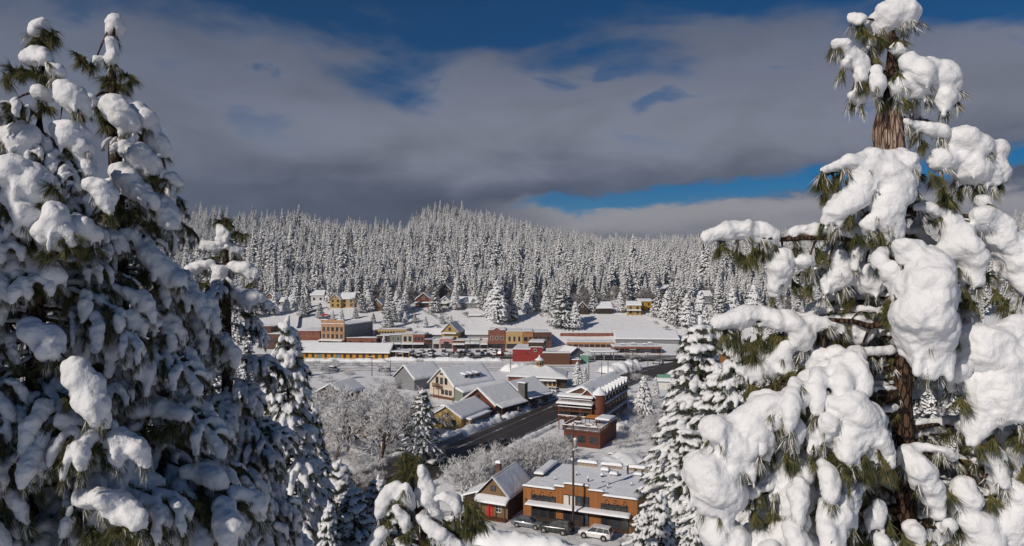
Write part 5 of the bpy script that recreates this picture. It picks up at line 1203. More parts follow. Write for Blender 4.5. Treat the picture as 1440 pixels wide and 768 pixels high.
def car_meshes(kind, paint):
    k = (kind, paint)
    if k in CARP: return CARP[k]
    L = {'sedan': 4.7, 'suv': 4.7, 'pickup': 5.6, 'van': 5.0}[kind]; hw = .90 if kind == 'sedan' else .95
    # body section heights along x (front at +L/2): (x/L, bottom, top, half width)
    if kind == 'sedan': B = [(-.5, .42, .78, .74), (-.485, .30, .92, .84), (-.36, .24, .98, .90), (0, .22, .94, .91), (.22, .22, .92, .90), (.40, .26, .80, .87), (.48, .32, .66, .78), (.5, .40, .58, .66)]
    elif kind == 'pickup': B = [(-.5, .52, 1.08, .86), (-.49, .45, 1.15, .93), (-.3, .40, 1.16, .95), (0, .38, 1.14, .96), (.22, .38, 1.14, .95), (.42, .42, 1.10, .93), (.485, .46, .98, .86), (.5, .52, .85, .80)]
    else: B = [(-.5, .46, 1.00, .82), (-.488, .38, 1.10, .90), (-.36, .32, 1.13, .94), (0, .30, 1.10, .95), (.20, .30, 1.08, .94), (.38, .34, 1.02, .92), (.47, .40, .90, .84), (.5, .46, .78, .74)]
    mb = MB(); secs = []
    for x, z0, z1, w in B:
        zz = z0 + (z1-z0)*.55; X = x*L
        secs.append([(X, -w*.93, z0), (X, -w, z0+.12), (X, -w, zz), (X, -w*.95, z1-.05), (X, -w*.86, z1), (X, w*.86, z1), (X, w*.95, z1-.05), (X, w, zz), (X, w, z0+.12), (X, w*.93, z0)])
    loft(mb, secs); body = mb.mesh('body', ['paint_'+paint], True)
    body.shade_smooth() if hasattr(body, 'shade_smooth') else None
    # greenhouse
    top = {'sedan': 1.43, 'suv': 1.74, 'pickup': 1.82, 'van': 1.95}[kind]
    if kind == 'sedan': G = [(-.40, .95, .74), (-.235, top-.02, .58), (.02, top, .60), (.10, top-.05, .60), (.27, .92, .74)]
    elif kind == 'pickup': G = [(-.055, 1.14, .84), (-.04, top-.03, .70), (.10, top, .72), (.135, top-.05, .71), (.24, 1.14, .84)]
    else: G = [(-.485, 1.08, .84), (-.435, top-.03, .70), (-.1, top+.01, .72), (.06, top-.03, .71), (.22, 1.07, .84)]
    mg = MB(); zb = .88 if kind == 'sedan' else 1.05
    xs = [g[0]*L for g in G]
    def ring(t, w, z): return (t, w, z)
    # glass hull: bottom outline to top outline
    bl, br_ = (xs[0], G[0][2]), (xs[-1], G[-1][2])
    low = [(xs[0], -G[0][2], zb), (xs[-1], -G[-1][2], zb), (xs[-1], G[-1][2], zb), (xs[0], G[0][2], zb)]
    up = [(xs[1], -G[1][2], G[1][1]-.05), (xs[3], -G[3][2], G[3][1]-.03), (xs[3], G[3][2], G[3][1]-.03), (xs[1], G[1][2], G[1][1]-.05)]
    mg.add(low+up, [(0, 1, 5, 4), (1, 2, 6, 5), (2, 3, 7, 6), (3, 0, 4, 7), (4, 5, 6, 7)])
    glass = mg.mesh('windows', ['glass'])
    mr = MB()       # roof panel and pillars
    secs = []
    for i in (1, 2, 3):
        x, z, w = G[i][0]*L, G[i][1], G[i][2]
        secs.append([(x, -w-.015, z-.07), (x, -w*.9, z), (x, w*.9, z), (x, w+.015, z-.07)])
    loft(mr, secs)
    for s in (-1, 1):
        for (a, b) in ((low[0], up[0]), (low[1], up[1])): mr.tube([(a[0], s*abs(a[1])*1.005, a[2]), (b[0], s*abs(b[1])*1.01, b[2])], .045, 4)
        for f in ((.42,) if kind == 'pickup' else (.40, .70) if kind == 'sedan' else (.30, .62)):
            a = Vector(low[0]).lerp(Vector(low[1]), f); b = Vector(up[0]).lerp(Vector(up[1]), f); mr.tube([(a.x, s*abs(a.y)*1.005, a.z), (b.x, s*abs(b.y)*1.01, b.z)], .04, 4)
    roof = mr.mesh('roof', ['paint_'+paint])
    R0 = .33 if kind == 'sedan' else .38
    mt = MB(); mt.tube([(0, -.12, 0), (0, -.10, 0), (0, .10, 0), (0, .12, 0)], [R0-.05, R0, R0, R0-.05], 18); tyre = mt.mesh('wheel', ['tyre'])
    mm = MB(); mm.tube([(0, -.125, 0), (0, .125, 0)], R0*.58, 12); rim = mm.mesh('rim', ['metal_grey'])
    ma = MB(); ma.tube([(0, -.05, 0), (0, .05, 0)], R0*1.22, 18); arch = ma.mesh('wheel_arch', ['trim_dark'])
    ml = MB(); ml.box((-.05, -.17, -.07), (.05, .17, .07)); hl = ml.mesh('headlight', ['lamp_clear']); mk = MB(); mk.box((-.05, -.13, -.12), (.05, .13, .12)); tl = mk.mesh('taillight', ['lamp_red'])
    mp = MB(); mp.box((-.07, -.62, -.1), (.05, .62, .1)); bm_ = mp.mesh('bumper', ['trim_dark'])
    mv = MB(); mv.box((-.05, -.09, -.06), (.05, .09, .06)); mir = mv.mesh('mirror', ['trim_dark'])
    ms = MB(); x0, x1 = G[1][0]*L, G[3][0]*L; w = G[2][2]*.9
    snow_slab(ms, [(x0, -w, top-.03), (x1, -w, top-.05), (x1, w, top-.05), (x0, w, top-.03)], .26, over=.03, cell=.5); sn = ms.mesh('roof_snow', ['snow_roof'], True)
    ms = MB(); zt = B[4][2]; snow_slab(ms, [(.24*L, -.72, zt-.02), (.43*L, -.66, zt-.1), (.43*L, .66, zt-.1), (.24*L, .72, zt-.02)], .16, over=.02, cell=.5); hs = ms.mesh('bonnet_snow', ['snow_roof'], True)
    CARP[k] = dict(L=L, hw=hw, R=R0, B=B, body=body, glass=glass, roof=roof, tyre=tyre, rim=rim, arch=arch, hl=hl, tl=tl, bumper=bm_, mir=mir, snow=sn, hood=hs, kind=kind, zb=zb, xm=G[-1][0]*L)
    return CARP[k]
def car(kind, paint, label, loc, heading, snow=False, group=None, detail=True, cat=None):
    """heading: angle of the car's nose from +X"""
    m = car_meshes(kind, paint); t = thing('parked_car' if group else 'car', label, cat or {'sedan': 'car', 'suv': 'suv', 'pickup': 'pickup', 'van': 'van'}[kind], loc, heading, group)
    L = m['L']; link('body', m['body'], t); link('windows', m['glass'], t); link('roof', m['roof'], t)
    for sx in (-.30, .31):
        for sy in (-1, 1):
            w = link('wheel', m['tyre'], t); w.location = (sx*L, sy*(m['hw']-.10), m['R'])
            if detail:
                link('rim', m['rim'], w)
                a = link('wheel_arch', m['arch'], t); a.location = (sx*L, sy*(m['hw']-.03), m['R']+.03)
    if detail:
        for sy in (-1, 1):
            o = link('headlight', m['hl'], t); o.location = (.492*L, sy*.56, m['B'][-1][2]-.02)
            o = link('taillight', m['tl'], t); o.location = (-.492*L, sy*.68, m['B'][0][2]-.12)
            o = link('mirror', m['mir'], t); o.location = (m['xm']-.25, sy*(m['hw']+.03), m['zb']+.1)
        o = link('bumper', m['bumper'], t); o.location = (.497*L, 0, m['B'][-1][1]+.06)
        o = link('bumper', m['bumper'], t); o.location = (-.495*L, 0, m['B'][0][1]+.05); o.rotation_euler = (0, 0, R(180))
    if snow: link('roof_snow', m['snow'], t)
    if snow == 2: link('bonnet_snow', m['hood'], t)
    return t
FA = math.atan2(-.397, .918)
def fcar(kind, paint, label, u, v, flip=False, **k): p = fpt(u, v); return car(kind, paint, label, (p.x, p.y, .02), FA + (math.pi if flip else 0) + k.pop('da', 0), **k)
fcar('sedan', 'grey', 'grey-blue sedan parked in front of the orange building', 1.9, 2.9, cat='car', da=.03)
fcar('suv', 'dark_green', 'dark green sport utility vehicle parked by the utility pole', 6.3, 3.3, True, da=.02)
fcar('suv', 'white', 'white sport utility vehicle parked at the right of the orange building', 12.2, 3.0, True, da=-.04)
RA = math.atan2(.88, .48)
def rcar(kind, paint, label, px, py, da=0, **k): p = on(px, py); return car(kind, paint, label, (p.x, p.y, .03), RA + da, **k)
rcar('suv', 'white', 'white car driving down the dark road towards the camera', 613, 652, math.pi)
rcar('sedan', 'black', 'black car driving up the middle of the dark road', 706, 626)
rcar('pickup', 'black', 'black pickup waiting on the road beside the lodge', 787, 573, 0)
for i, (px, py, kd, pc, da, lab) in enumerate([(729, 579, 'suv', 'black', .2, 'black car parked nearest the stone pillar shop'), (742, 574, 'suv', 'black', .15, 'second black car parked outside the shops'), (757, 569, 'sedan', 'silver', .1, 'silver car parked outside the second shop'), (766, 557, 'pickup', 'white', 1.2, 'white pickup turning out of the snowy car park'), (776, 552, 'suv', 'white', 1.35, 'white car at the entrance of the snowy car park')]):
    rcar(kd, pc, lab, px, py, da, snow=i == 2, detail=True)
# cars along the commercial street: nose-in, two ranks
g = random.Random(8); kinds = ['sedan', 'suv', 'suv', 'pickup', 'van']; cols = ['black', 'white', 'grey', 'silver', 'dark_green', 'red', 'blue', 'black', 'white']
for rank, (Y, p0, p1, lab) in enumerate(((312.0, 640, 716, 'parked car nosed in against the shop fronts between the pink shop and the tan one'), (300.5, 636, 714, 'parked car in the near rank on the snowy station side of the street'), (309.0, 560, 628, 'snow-covered parked car outside the cream and brick shops'), (297, 556, 630, 'snow-covered parked car between the station shelter and the shops'))):
    px = p0
    while px < p1:
        x = (px-720)/F*Y; kd = g.choice(kinds); pc = g.choice(cols); sn = g.random() < (.5 if rank < 2 else 1)
        car(kd, pc, lab, (x, Y+g.uniform(-.5, .5), ground_z(x, Y) if Y < 294 or Y > 312 else .76), R(90+g.uniform(-8, 8)*(1 if rank < 1 else 4)) + (math.pi if g.random() < .4 else 0), snow=2 if sn and rank > 1 else 1 if sn else False, group=['cars against the shop fronts', 'cars in the near rank', 'snowed-in cars by the cream shops', 'snowed-in cars by the station'][rank], detail=False, cat='car')
        px += g.uniform(8.0, 10.0)*(1 if g.random() < .75 else 1.9) if rank < 2 else g.uniform(12, 19)
for i, (px, py, pc) in enumerate([(1010, 505, 'white'), (895, 508, 'black'), (925, 512, 'silver'), (470, 522, 'grey'), (540, 523, 'blue')]):
    p = on(px, py); car('suv', pc, ['white car behind the left edge of the right pine', 'black car on the street before the red brick shops', 'silver car on the road right of the fuel canopy', 'grey snow-topped car on the lot before the yellow station', 'blue snow-topped car on the lot left of the grey roof'][i], (p.x, p.y, .03), R(g.uniform(0, 360)) if i else 0, snow=i > 2, detail=False)

# ------------------------------------------------------------------ poles, walls, people
def utility_pole(label, base, h, r=.16, arms=2, ang=0.3, snow=True, group=None, fat=False):
    t = thing('utility_pole', label, 'pole', base, ang, group)
    part(t, 'pole', 'pole_wood', lambda m: m.tube([(0, 0, -.5), (.02, 0, h*.5), (0, 0, h)], [r, r*.85, r*.65], 8), True)
    for k in range(arms):
        z = h-.5-k*1.0; a = box_part(t, 'crossarm', 'pole_wood', (-1.15, -.07, z), (1.15, .05, z+.12))
        for x in (-1.0, -.45, .45, 1.0): part(t, 'insulator', 'metal_grey', lambda m: m.tube([(x, 0, z+.12), (x, 0, z+.3)], .05, 6))
        if snow: part(a, 'arm_snow', 'snow_roof', lambda m: snow_slab(m, [(-1.15, -.08, z+.12), (1.15, -.08, z+.12), (1.15, .06, z+.12), (-1.15, .06, z+.12)], .1, over=.02, cell=.3), True)
    if fat:
        tr = part(t, 'transformer', 'metal_grey', lambda m: m.tube([(.32, 0, h-3.4), (.32, 0, h-2.3)], .26, 10), True); part(tr, 'transformer_snow', 'snow_roof', lambda m: m.tube([(.32, 0, h-2.32), (.32, 0, h-2.05), (.32, 0, h-1.95)], [.29, .26, .1], 10), True)
        part(t, 'street_lamp_arm', 'metal_grey', lambda m: (m.tube([(0, 0, h-5.2), (-.8, -.1, h-4.7), (-1.3, -.1, h-4.75)], .04, 6), m.box((-1.75, -.2, h-4.82), (-1.25, .02, h-4.68))))
        part(t, 'pole_snow', 'snow', lambda m: (m.tube([(0, 0, h-.02), (0, 0, h+.22), (0, 0, h+.3)], [.2, .18, .06], 8), m.tube([(-.12, 0, h-5.4), (-.16, -.05, h-5.0), (-.1, 0, h-4.7)], [.08, .2, .05], 8), m.tube([(.1, -.05, h-3.9), (.16, -.1, h-3.7), (.05, 0, h-3.45)], [.06, .2, .05], 8)), True)
    return t
utility_pole('tall brown utility pole standing between the parked cars before the orange building', (fpt(8.55, 2.0).x, fpt(8.55, 2.0).y, 0), 15.4, .19, 0, R(-20), fat=True)
PL = [(718, 529, 494, 'pole beside the left corner of the red building'), (828, 532, 499, 'left pole of the three before the fuel canopy'), (846, 534, 509, 'middle pole of the three before the fuel canopy'), (855, 530, 505, 'right pole of the three before the fuel canopy'), (637, 584, 558, 'short lamp post before the brown gabled shop'), (523, 528, 500, 'pole on the lot before the yellow station'), (549, 527, 507, 'short pole on the lot left of the grey roof'), (890, 530, 490, 'pole by the road below the red brick shops'), (911, 534, 495, 'tall pole right of the road bend'), (815, 517, 487, 'pole right of the plain brown block'), (661, 497, 474, 'slim pole among the parked cars before the green shop'), (868, 520, 492, 'pole right of the fuel canopy'), (928, 526, 497, 'pole near the green-roofed hut')]
for px, by, ty, lab in PL:
    b = on(px, by); h = CAMZ + (384-ty)/F*b.y; utility_pole(lab, (b.x, b.y, 0), h, .15, 1 if h > 7 else 0, R(g.uniform(-30, 30)))
def wall_run(name, label, cat, pts, h, th, mat, snow=.3, seg=3.0):
    pts = [Vector(p) for p in pts]; t = thing(name, label, cat, pts[0], 0)
    for a, b in zip(pts[:-1], pts[1:]):
        n = max(1, int((b-a).length/seg))
        for k in range(n):
            p, q = a.lerp(b, k/n)-pts[0], a.lerp(b, (k+1)/n)-pts[0]; d = (q-p).normalized(); s = Vector((d.y, -d.x, 0))*th/2; q = q - d*.03
            V = [p-s, p+s, q+s, q-s]; V = [v+Vector((0, 0, -.4)) for v in V] + [v+Vector((0, 0, h)) for v in V]
            w = part(t, 'wall_panel', mat, lambda m: m.add(V, [(0, 3, 2, 1), (4, 5, 6, 7)] + [(i, (i+1) % 4, (i+1) % 4+4, i+4) for i in range(4)]))
            part(w, 'wall_snow', 'snow_roof', lambda m: snow_slab(m, [V[4], V[7], V[6], V[5]], snow, over=.08, cell=.5, seed=k), True)
    return t
left_edge = lambda t, k: edge_pt(t, k)
wall_run('roadside_wall', 'low snow-capped concrete wall along the left side of the dark road', 'wall', [edge_pt(.35, -.07), edge_pt(1, -.07), edge_pt(1.55, -.07)], .75, .35, 'concrete', .35)
mound('snow_bank', 'ploughed snow bank between the roadside wall and the yellow cottage', [edge_pt(.9, -.22), edge_pt(1.4, -.2), edge_pt(2, -.18), edge_pt(2.25, -.14)], 3.2, 1.3, 3)
mound('snow_bank', 'heaped snow bank at the corner of the brown gabled shop', [edge_pt(2.25, -.1), edge_pt(2.6, -.12), edge_pt(2.9, -.1)], 3.0, 1.1, 5)
mound('snow_bank', 'snow bank along the right verge of the dark road', [edge_pt(.4, 1.10), edge_pt(1, 1.09), edge_pt(1.6, 1.09), edge_pt(2.4, 1.12)], 2.0, .55, 7)
mound('snow_bank', 'long snow bank across the street from the orange building', [fpt(-3.5, 9.6), fpt(3, 9.3), fpt(9, 9.8), fpt(16, 11), fpt(30, 12)], 4.2, 1.9, 9)
mound('snow_bank', 'white snow heap beside the railway left of the cupola roof', [(-4, 262, 0), (3, 258, 0), (9, 256, 0)], 7, 2.6, 11)
mound('snow_bank', 'snow bank along the station side of the railway', [(-95, 289, 0), (-70, 288, 0), (-52, 286.5, 0)], 3, 1.1, 12)
mound('snow_bank', 'snow bank separating the railway from the parked cars', [(-55, 291, 0), (-30, 290, 0), (-4, 289, 0)], 3.4, 1.2, 13)
mound('snow_bank', 'snow pile by the entrance of the snowy car park', [(2, 215, 0), (9, 213, 0), (15, 212, 0)], 4, 1.5, 14)
mound('snow_bank', 'snow heap on the open ground behind the orange building', [(12, 128, 0), (18, 133, 0), (26, 136, 0)], 6, 1.4, 15)
mound('snow_bank', 'snow drift at the foot of the lodge side wall', [(24.5, 160, 0), (29, 170, 0), (34, 182, 0)], 4, 1.6, 16)
mound('snow_bank', 'snow berm between the road bend and the fuel canopy', [(34, 252, 0), (40, 258, 0), (48, 266, 0)], 9, 3, 17)
mound('snow_bank', 'second snow berm right of the road bend below the poles', [(58, 248, 0), (72, 262, 0), (84, 274, 0)], 6, 1.8, 18)
wall_run('fence', 'low dark wooden fence half buried in snow behind the orange building', 'fence', [on(856, 640), on(884, 643)], .35, .15, 'wood_brown', .2, 1.5)
wall_run('retaining_wall', 'dark curving retaining wall on the slope above the red canopy', 'wall', [on_ground(418, 462)+Vector((0, 0, 0)), on_ground(420, 449), on_ground(436, 440), on_ground(452, 436)], 1.2, .5, 'brick_dark', .3, 3)
# a small covered bin shelter under the spruce
t = thing('bin_shelter', 'low dark shelter with snowy lid beside the road under the spruce', 'shelter', on(557, 640), R(-12))
box_part(t, 'wall', 'wood_dark', (0, 0, -.3), (4.4, 2.4, 1.3)); part(t, 'roof_snow', 'snow_roof', lambda m: snow_slab(m, [(-.2, -.2, 1.3), (4.6, -.2, 1.3), (4.6, 2.6, 1.3), (-.2, 2.6, 1.3)], .4), True)
# person in red at the right corner of the orange building
mat_plain('skin', (0.55, 0.34, 0.25), .6); mat_plain('trousers', (0.035, 0.04, 0.06), .8)
def person(label, loc, rz, jacket):
    me = bpy.data.meshes.new('person')
    J = [(0, 0, .95), (0, 0, 1.2), (0, 0, 1.42), (0, 0, 1.53), (0, -.01, 1.66), (0, -.015, 1.76),
         (.10, 0, .90), (.11, -.03, .5), (.11, .01, .08), (.11, -.14, .04), (-.10, 0, .90), (-.11, .04, .5), (-.11, .06, .08), (-.11, -.09, .04),
         (.19, 0, 1.42), (.25, .02, 1.14), (.24, -.12, .92), (-.19, 0, 1.42), (-.25, .02, 1.14), (-.24, -.10, .92), (.24, -.16, .84), (-.24, -.14, .84)]
    E = [(0, 1), (1, 2), (2, 3), (3, 4), (4, 5), (0, 6), (6, 7), (7, 8), (8, 9), (0, 10), (10, 11), (11, 12), (12, 13), (2, 14), (14, 15), (15, 16), (16, 20), (2, 17), (17, 18), (18, 19), (19, 21)]
    me.from_pydata(J, E, []); o = bpy.data.objects.new('tmp', me); COL.objects.link(o)
    m = o.modifiers.new('skin', 'SKIN'); rad = [.17, .17, .17, .07, .105, .09, .10, .075, .055, .05, .10, .075, .055, .05, .085, .06, .045, .085, .06, .045, .04, .04]
    for i, v in enumerate(me.skin_vertices[0].data): v.radius = (rad[i]*(1.15 if i < 3 else 1), rad[i]); v.use_root = i == 0
    o.modifiers.new('sub', 'SUBSURF').levels = 2; o.modifiers['sub'].render_levels = 2
    dg = bpy.context.evaluated_depsgraph_get(); dg.update(); nm = bpy.data.meshes.new_from_object(o.evaluated_get(dg)); nm.name = 'person'; bpy.data.objects.remove(o)
    for k in ('trousers', jacket, 'skin', 'trim_dark'): nm.materials.append(M(k))
    for p in nm.polygons:
        z = p.center.z; x = abs(p.center.x); p.material_index = 3 if z < .10 or z > 1.72 else 2 if (z > 1.52 or (x > .2 and z < .90)) else 1 if (z > .82) else 0; p.use_smooth = True
    q = link('person', nm); q.location = loc; q.rotation_euler = (0, 0, rz); tag(q, label, 'person')
pp = fpt(17.9, 1.2); person('person in red jacket and dark trousers by the right corner of the orange building', (pp.x, pp.y, .02), R(-20), 'cloth_red')

# ------------------------------------------------------------------ bare frosted trees and shrubs
BT = [bare_tree(1, 12, .5, 5, .24, rmin=.022), bare_tree(2, 12, .55, 5, .24, rmin=.022), bare_tree(3, 12, .45, 5, .22, rmin=.022)]
BG = [bare_tree(51+i, 12, .6, 5, .2, frost='twig_grey', rmin=.045) for i in range(3)]
BS = [bare_tree(11, 5, .42, 4, .08, 6), bare_tree(12, 5, .46, 4, .08, 6), bare_tree(13, 5, .5, 4, .08, 5)]
def plant(meshes, name, label, cat, loc, s, rz, group=None, sx=1.0):
    t = thing(name, label, cat, loc, rz, group); t.scale = (s*sx, s*sx, s)
    for n_, m in zip(('trunk', 'crown', 'snow_load'), meshes): link(n_, m, t)
    return t
g = random.Random(15)
TL = [(452, 634, 528, 1), (470, 645, 522, 1), (488, 640, 535, 1.), (505, 632, 545, 1), (530, 655, 528, 1.1), (548, 640, 540, 1.1), (568, 636, 535, 1), (560, 618, 535, 1), (512, 600, 530, 1), (436, 625, 535, 1), (585, 600, 540, .9), (480, 600, 525, .9)]
labs = ['leftmost frosted bare tree of the clump before the dark low house', 'tall frosted bare tree with dark trunk at the left of the clump', 'frosted bare tree third from the left in the clump', 'small frosted bare tree beside the tan shed', 'big frosted bare tree in the middle of the clump, right of the tan shed', 'frosted bare tree behind the big middle one', 'frosted bare tree just left of the roadside spruce', 'short frosted bare tree behind the bin shelter', 'frosted bare tree rising behind the tan shed', 'frosted bare tree at the edge of the left pines', 'frosted bare tree behind the roadside spruce', 'frosted bare tree behind the left clump, before the dark low house']
TL = [(p, b_, t_-14, s) for p, b_, t_, s in TL] + [(520, 640, 535, 1), (540, 622, 515, 1), (575, 618, 520, 1), (430, 640, 545, 1), (545, 590, 512, 1), (600, 612, 545, 1)]
for i, (px, by, ty, s) in enumerate(TL):
    b = on(px, by); h = (by-ty)/F*b.y; plant(BT[i % 3], 'bare_tree', labs[i] if i < len(labs) else 'frosted bare tree in the thicket left of the roadside spruce', 'tree', b, h/12.0, g.uniform(0, 6.28), 'frosted bare trees left of the road', 1.15)
SH = [(652, 700, 640), (668, 696, 628), (684, 690, 622), (700, 684, 628), (716, 676, 622), (728, 672, 612), (742, 668, 618), (756, 660, 606), (768, 664, 618), (782, 652, 604), (795, 660, 618), (738, 652, 608), (640, 690, 655), (712, 690, 640), (775, 640, 602), (690, 672, 620), (664, 684, 638), (750, 674, 625)]
for i, (px, by, ty) in enumerate(SH):
    b = on(px, by); h = 1.3*(by-ty)/F*b.y; plant(BS[i % 3], 'frosted_shrub', 'frosted bare shrub in the hedge between the dark road and the orange building', 'shrub', b, h/5.4, g.uniform(0, 6.28), 'frosted shrubs along the right verge', 1.1)
SH4 = [(508, 672, 652), (522, 666, 645), (536, 660, 640), (550, 654, 636), (562, 650, 634), (574, 645, 630), (496, 680, 655), (515, 684, 660), (530, 678, 655)]
for i, (px, by, ty) in enumerate(SH4):
    b = on(px, by); plant(BS[i % 3], 'frosted_shrub', 'frosted bare shrub behind the roadside wall, left of the spruce', 'shrub', b, 1.2*(by-ty)/F*b.y/5.2, g.uniform(0, 6.28), 'frosted shrubs behind the roadside wall', 1.2)
SH2 = [(865, 600, 575), (880, 592, 565), (895, 590, 560), (910, 585, 560), (878, 612, 590), (900, 610, 590), (925, 600, 570), (940, 590, 560), (870, 630, 612), (890, 628, 608), (915, 625, 600), (862, 590, 570), (935, 612, 585), (905, 560, 545), (925, 565, 548), (950, 575, 555), (900, 645, 625), (925, 650, 622)]
for i, (px, by, ty) in enumerate(SH2):
    b = on(px, by); h = (by-ty)/F*b.y; plant(BS[i % 3], 'frosted_shrub', 'snow-coated shrub on the bank right of the lodge', 'shrub', b, h/5.2, g.uniform(0, 6.28), 'snowy shrubs right of the lodge', 1.25)
_g3 = random.Random(44)
SH3 = [(_g3.uniform(425, 600), _g3.uniform(513, 560)) for _ in range(34)] + [(_g3.uniform(425, 560), _g3.uniform(600, 662)) for _ in range(30)] + [(_g3.uniform(865, 1010), _g3.uniform(520, 640)) for _ in range(40)] + [(600, 505), (640, 505), (572, 504), (585, 501), (735, 519), (748, 518), (880, 502), (890, 506), (905, 505), (470, 513), (500, 517), (440, 515), (520, 514), (455, 520), (485, 527), (560, 520), (590, 513)]
for i, (px, by) in enumerate(SH3):
    b = on(px, by); plant(BS[i % 3], 'frosted_shrub', 'small frosted shrub ' + ('on the snowy lot between the yellow station and the grey house' if i < 34 else 'on the snow below the bare trees left of the road' if i < 64 else 'on the bank around the green-roofed hut' if i < 104 else 'beside the railway and the station street'), 'shrub', b, g.uniform(.35, .9), g.uniform(0, 6.28), 'small frosted shrubs on open snow', 1.3)

SHORT = ['the dark red hillside house', 'the white hillside house', 'the low snow-roofed hillside house', 'the yellow gabled house', 'the tan white-roofed house', 'the small brown gabled house', 'the red-brown chalet', 'the dark upper gabled house', 'the white gabled house', 'the long grey house', 'the yellow balcony house', 'the bright yellow wing', 'the dark cabin between firs', 'the low dark cabin', 'the brown house among trees', 'the narrow white gable', 'the grey house by the right pine', 'the tiny snowed-over shed']
def near_house(px):
    if px > 1015: return 'the right pine boughs' if px < 1200 else 'the trunk of the right pine'
    if px < 362: return 'the two left pines' if px < 280 else 'the smaller dark pine'
    k = min(range(len(HOUSE_PX)), key=lambda i: abs((HOUSE_PX[i][0]+HOUSE_PX[i][1])/2 - px)); return SHORT[k]
def beside(px):
    k = min(range(len(HOUSE_PX)), key=lambda i: abs((HOUSE_PX[i][0]+HOUSE_PX[i][1])/2 - px)); return ('left of ' if px < (HOUSE_PX[k][0]+HOUSE_PX[k][1])/2 else 'right of ') + SHORT[k]
# ------------------------------------------------------------------ snow-loaded conifers at middle distance
def loaded_conifer(seed, H, Rm, tiers, per, voxel, lump, needle_n=12, needle_ln=.45, bare=.12, keep=1.0):
    g = random.Random(seed); mt = MB(); mt.tube([(0, 0, -1), (0, 0, H*.5), (0, 0, H)], [H*.013, H*.008, .03], 7)
    balls = []; tris = []
    for i in range(tiers):
        t = bare + (1-bare)*(i/tiers)**.95; Lr = Rm*(1-t)**.72*min(1, .6+(t-bare)*5) + .18
        for k in range(per):
            if g.random() < .12: continue
            a = 6.283*k/per + i*2.4 + g.uniform(-.3, .3); L = Lr*g.uniform(.7, 1.15); dr = g.uniform(.25, .6); c, s = math.cos(a), math.sin(a); h = H*t + g.uniform(-.2, .2)
            def P(u, v=0): return Vector((c*u*L - s*v*L, s*u*L + c*v*L, h + L*(.15*u - dr*u*u)))
            mt.tube([P(0), P(.5), P(1)], [.035*H/14, .025*H/14, .01], 4)
            ch = [(P(.35), lump*.5), (P(.6)+Vector((0, 0, lump*.2)), lump*.8), (P(.85), lump*.95), (P(1.02)+Vector((0, 0, -lump*.4)), lump*.6)]
            if g.random() < keep: balls += chain_balls(ch, g, .85, .15, .6, drips=False)
            for sg in (-1, 1):
                ch = [(P(.5, sg*.10), lump*.5), (P(.72, sg*.24), lump*.8), (P(.85, sg*.34)+Vector((0, 0, -lump*.5)), lump*.5)]
                if g.random() < .8*keep: balls += chain_balls(ch, g, .85, .15, .6, drips=False)
            for u, v in ((.45, 0), (.7, 0), (.95, 0), (1.05, 0), (.7, .25), (.7, -.25), (.85, .33), (.85, -.33)):
                d = Vector((c*.7 - s*v, s*.7 + c*v, -.8)); tris.append(tuft_tris(P(u, v)+Vector((0, 0, -lump*.35)), d, g, needle_n, needle_ln*g.uniform(.7, 1.2), .045, .45, .3))
    tip = [(Vector((0, 0, H*.94)), lump*.7), (Vector((0, 0, H)), lump*.55), (Vector((.05, 0, H+lump*.3)), lump*.45)]; balls += chain_balls(tip, g, 1.0, drips=False)
    sn = remesh_balls(balls, voxel, g, 2, ((.35, .12), (.12, .05)), mat='snow')
    return mt.mesh('trunk', ['bark'], True), tri_mesh('crown', np.concatenate(tris), ['needles_mid']), sn
LC = [loaded_conifer(1, 14, 2.9, 22, 7, .085, .30), loaded_conifer(2, 14, 2.5, 24, 6, .085, .27), loaded_conifer(3, 14, 3.3, 20, 8, .085, .30)]
def conifer(px, ty, base, label, k, sx=1.0, group=None):
    h = CAMZ + (384-ty)/F*base.y - base.z; return plant(LC[k], 'snowy_conifer', label, 'tree', base, h/14.2, g.uniform(0, 6.28), group, sx)
LC.append(loaded_conifer(4, 14, 3.4, 24, 8, .085, .24, 26, .5, .08, .8))
conifer(594, 546, on(594, 648), 'tall snow-draped spruce standing alone at the left roadside', 3, 1.3)
CT = [(812, 545, 508, 'snowy conifer right of the cupola building'), (823, 540, 515, 'smaller snowy conifer beside the poles, right of the cupola building'), (905, 588, 528, 'pale pointed conifer on the bank right of the lodge'), (922, 560, 530, 'small conifer below the green-roofed hut'), (950, 600, 520, 'broad snowy conifer right of the green-roofed hut'), (968, 570, 505, 'snowy conifer before the ochre building, left edge of the right pine'), (975, 625, 540, 'snowy conifer on the bank below the green-roofed hut'), (1000, 590, 512, 'snowy conifer below the low grey building'), (1040, 600, 520, 'snowy conifer behind the lower left boughs of the right pine'), (935, 680, 600, 'snowy conifer standing right behind the orange building'), (540, 500, 472, 'small snowy conifer at the right end of the station roof'), (645, 620, 560, '')]
for px, by, ty, lab in CT[:-1]: conifer(px, ty, on(px, by), lab, g.randrange(3), 1.25)
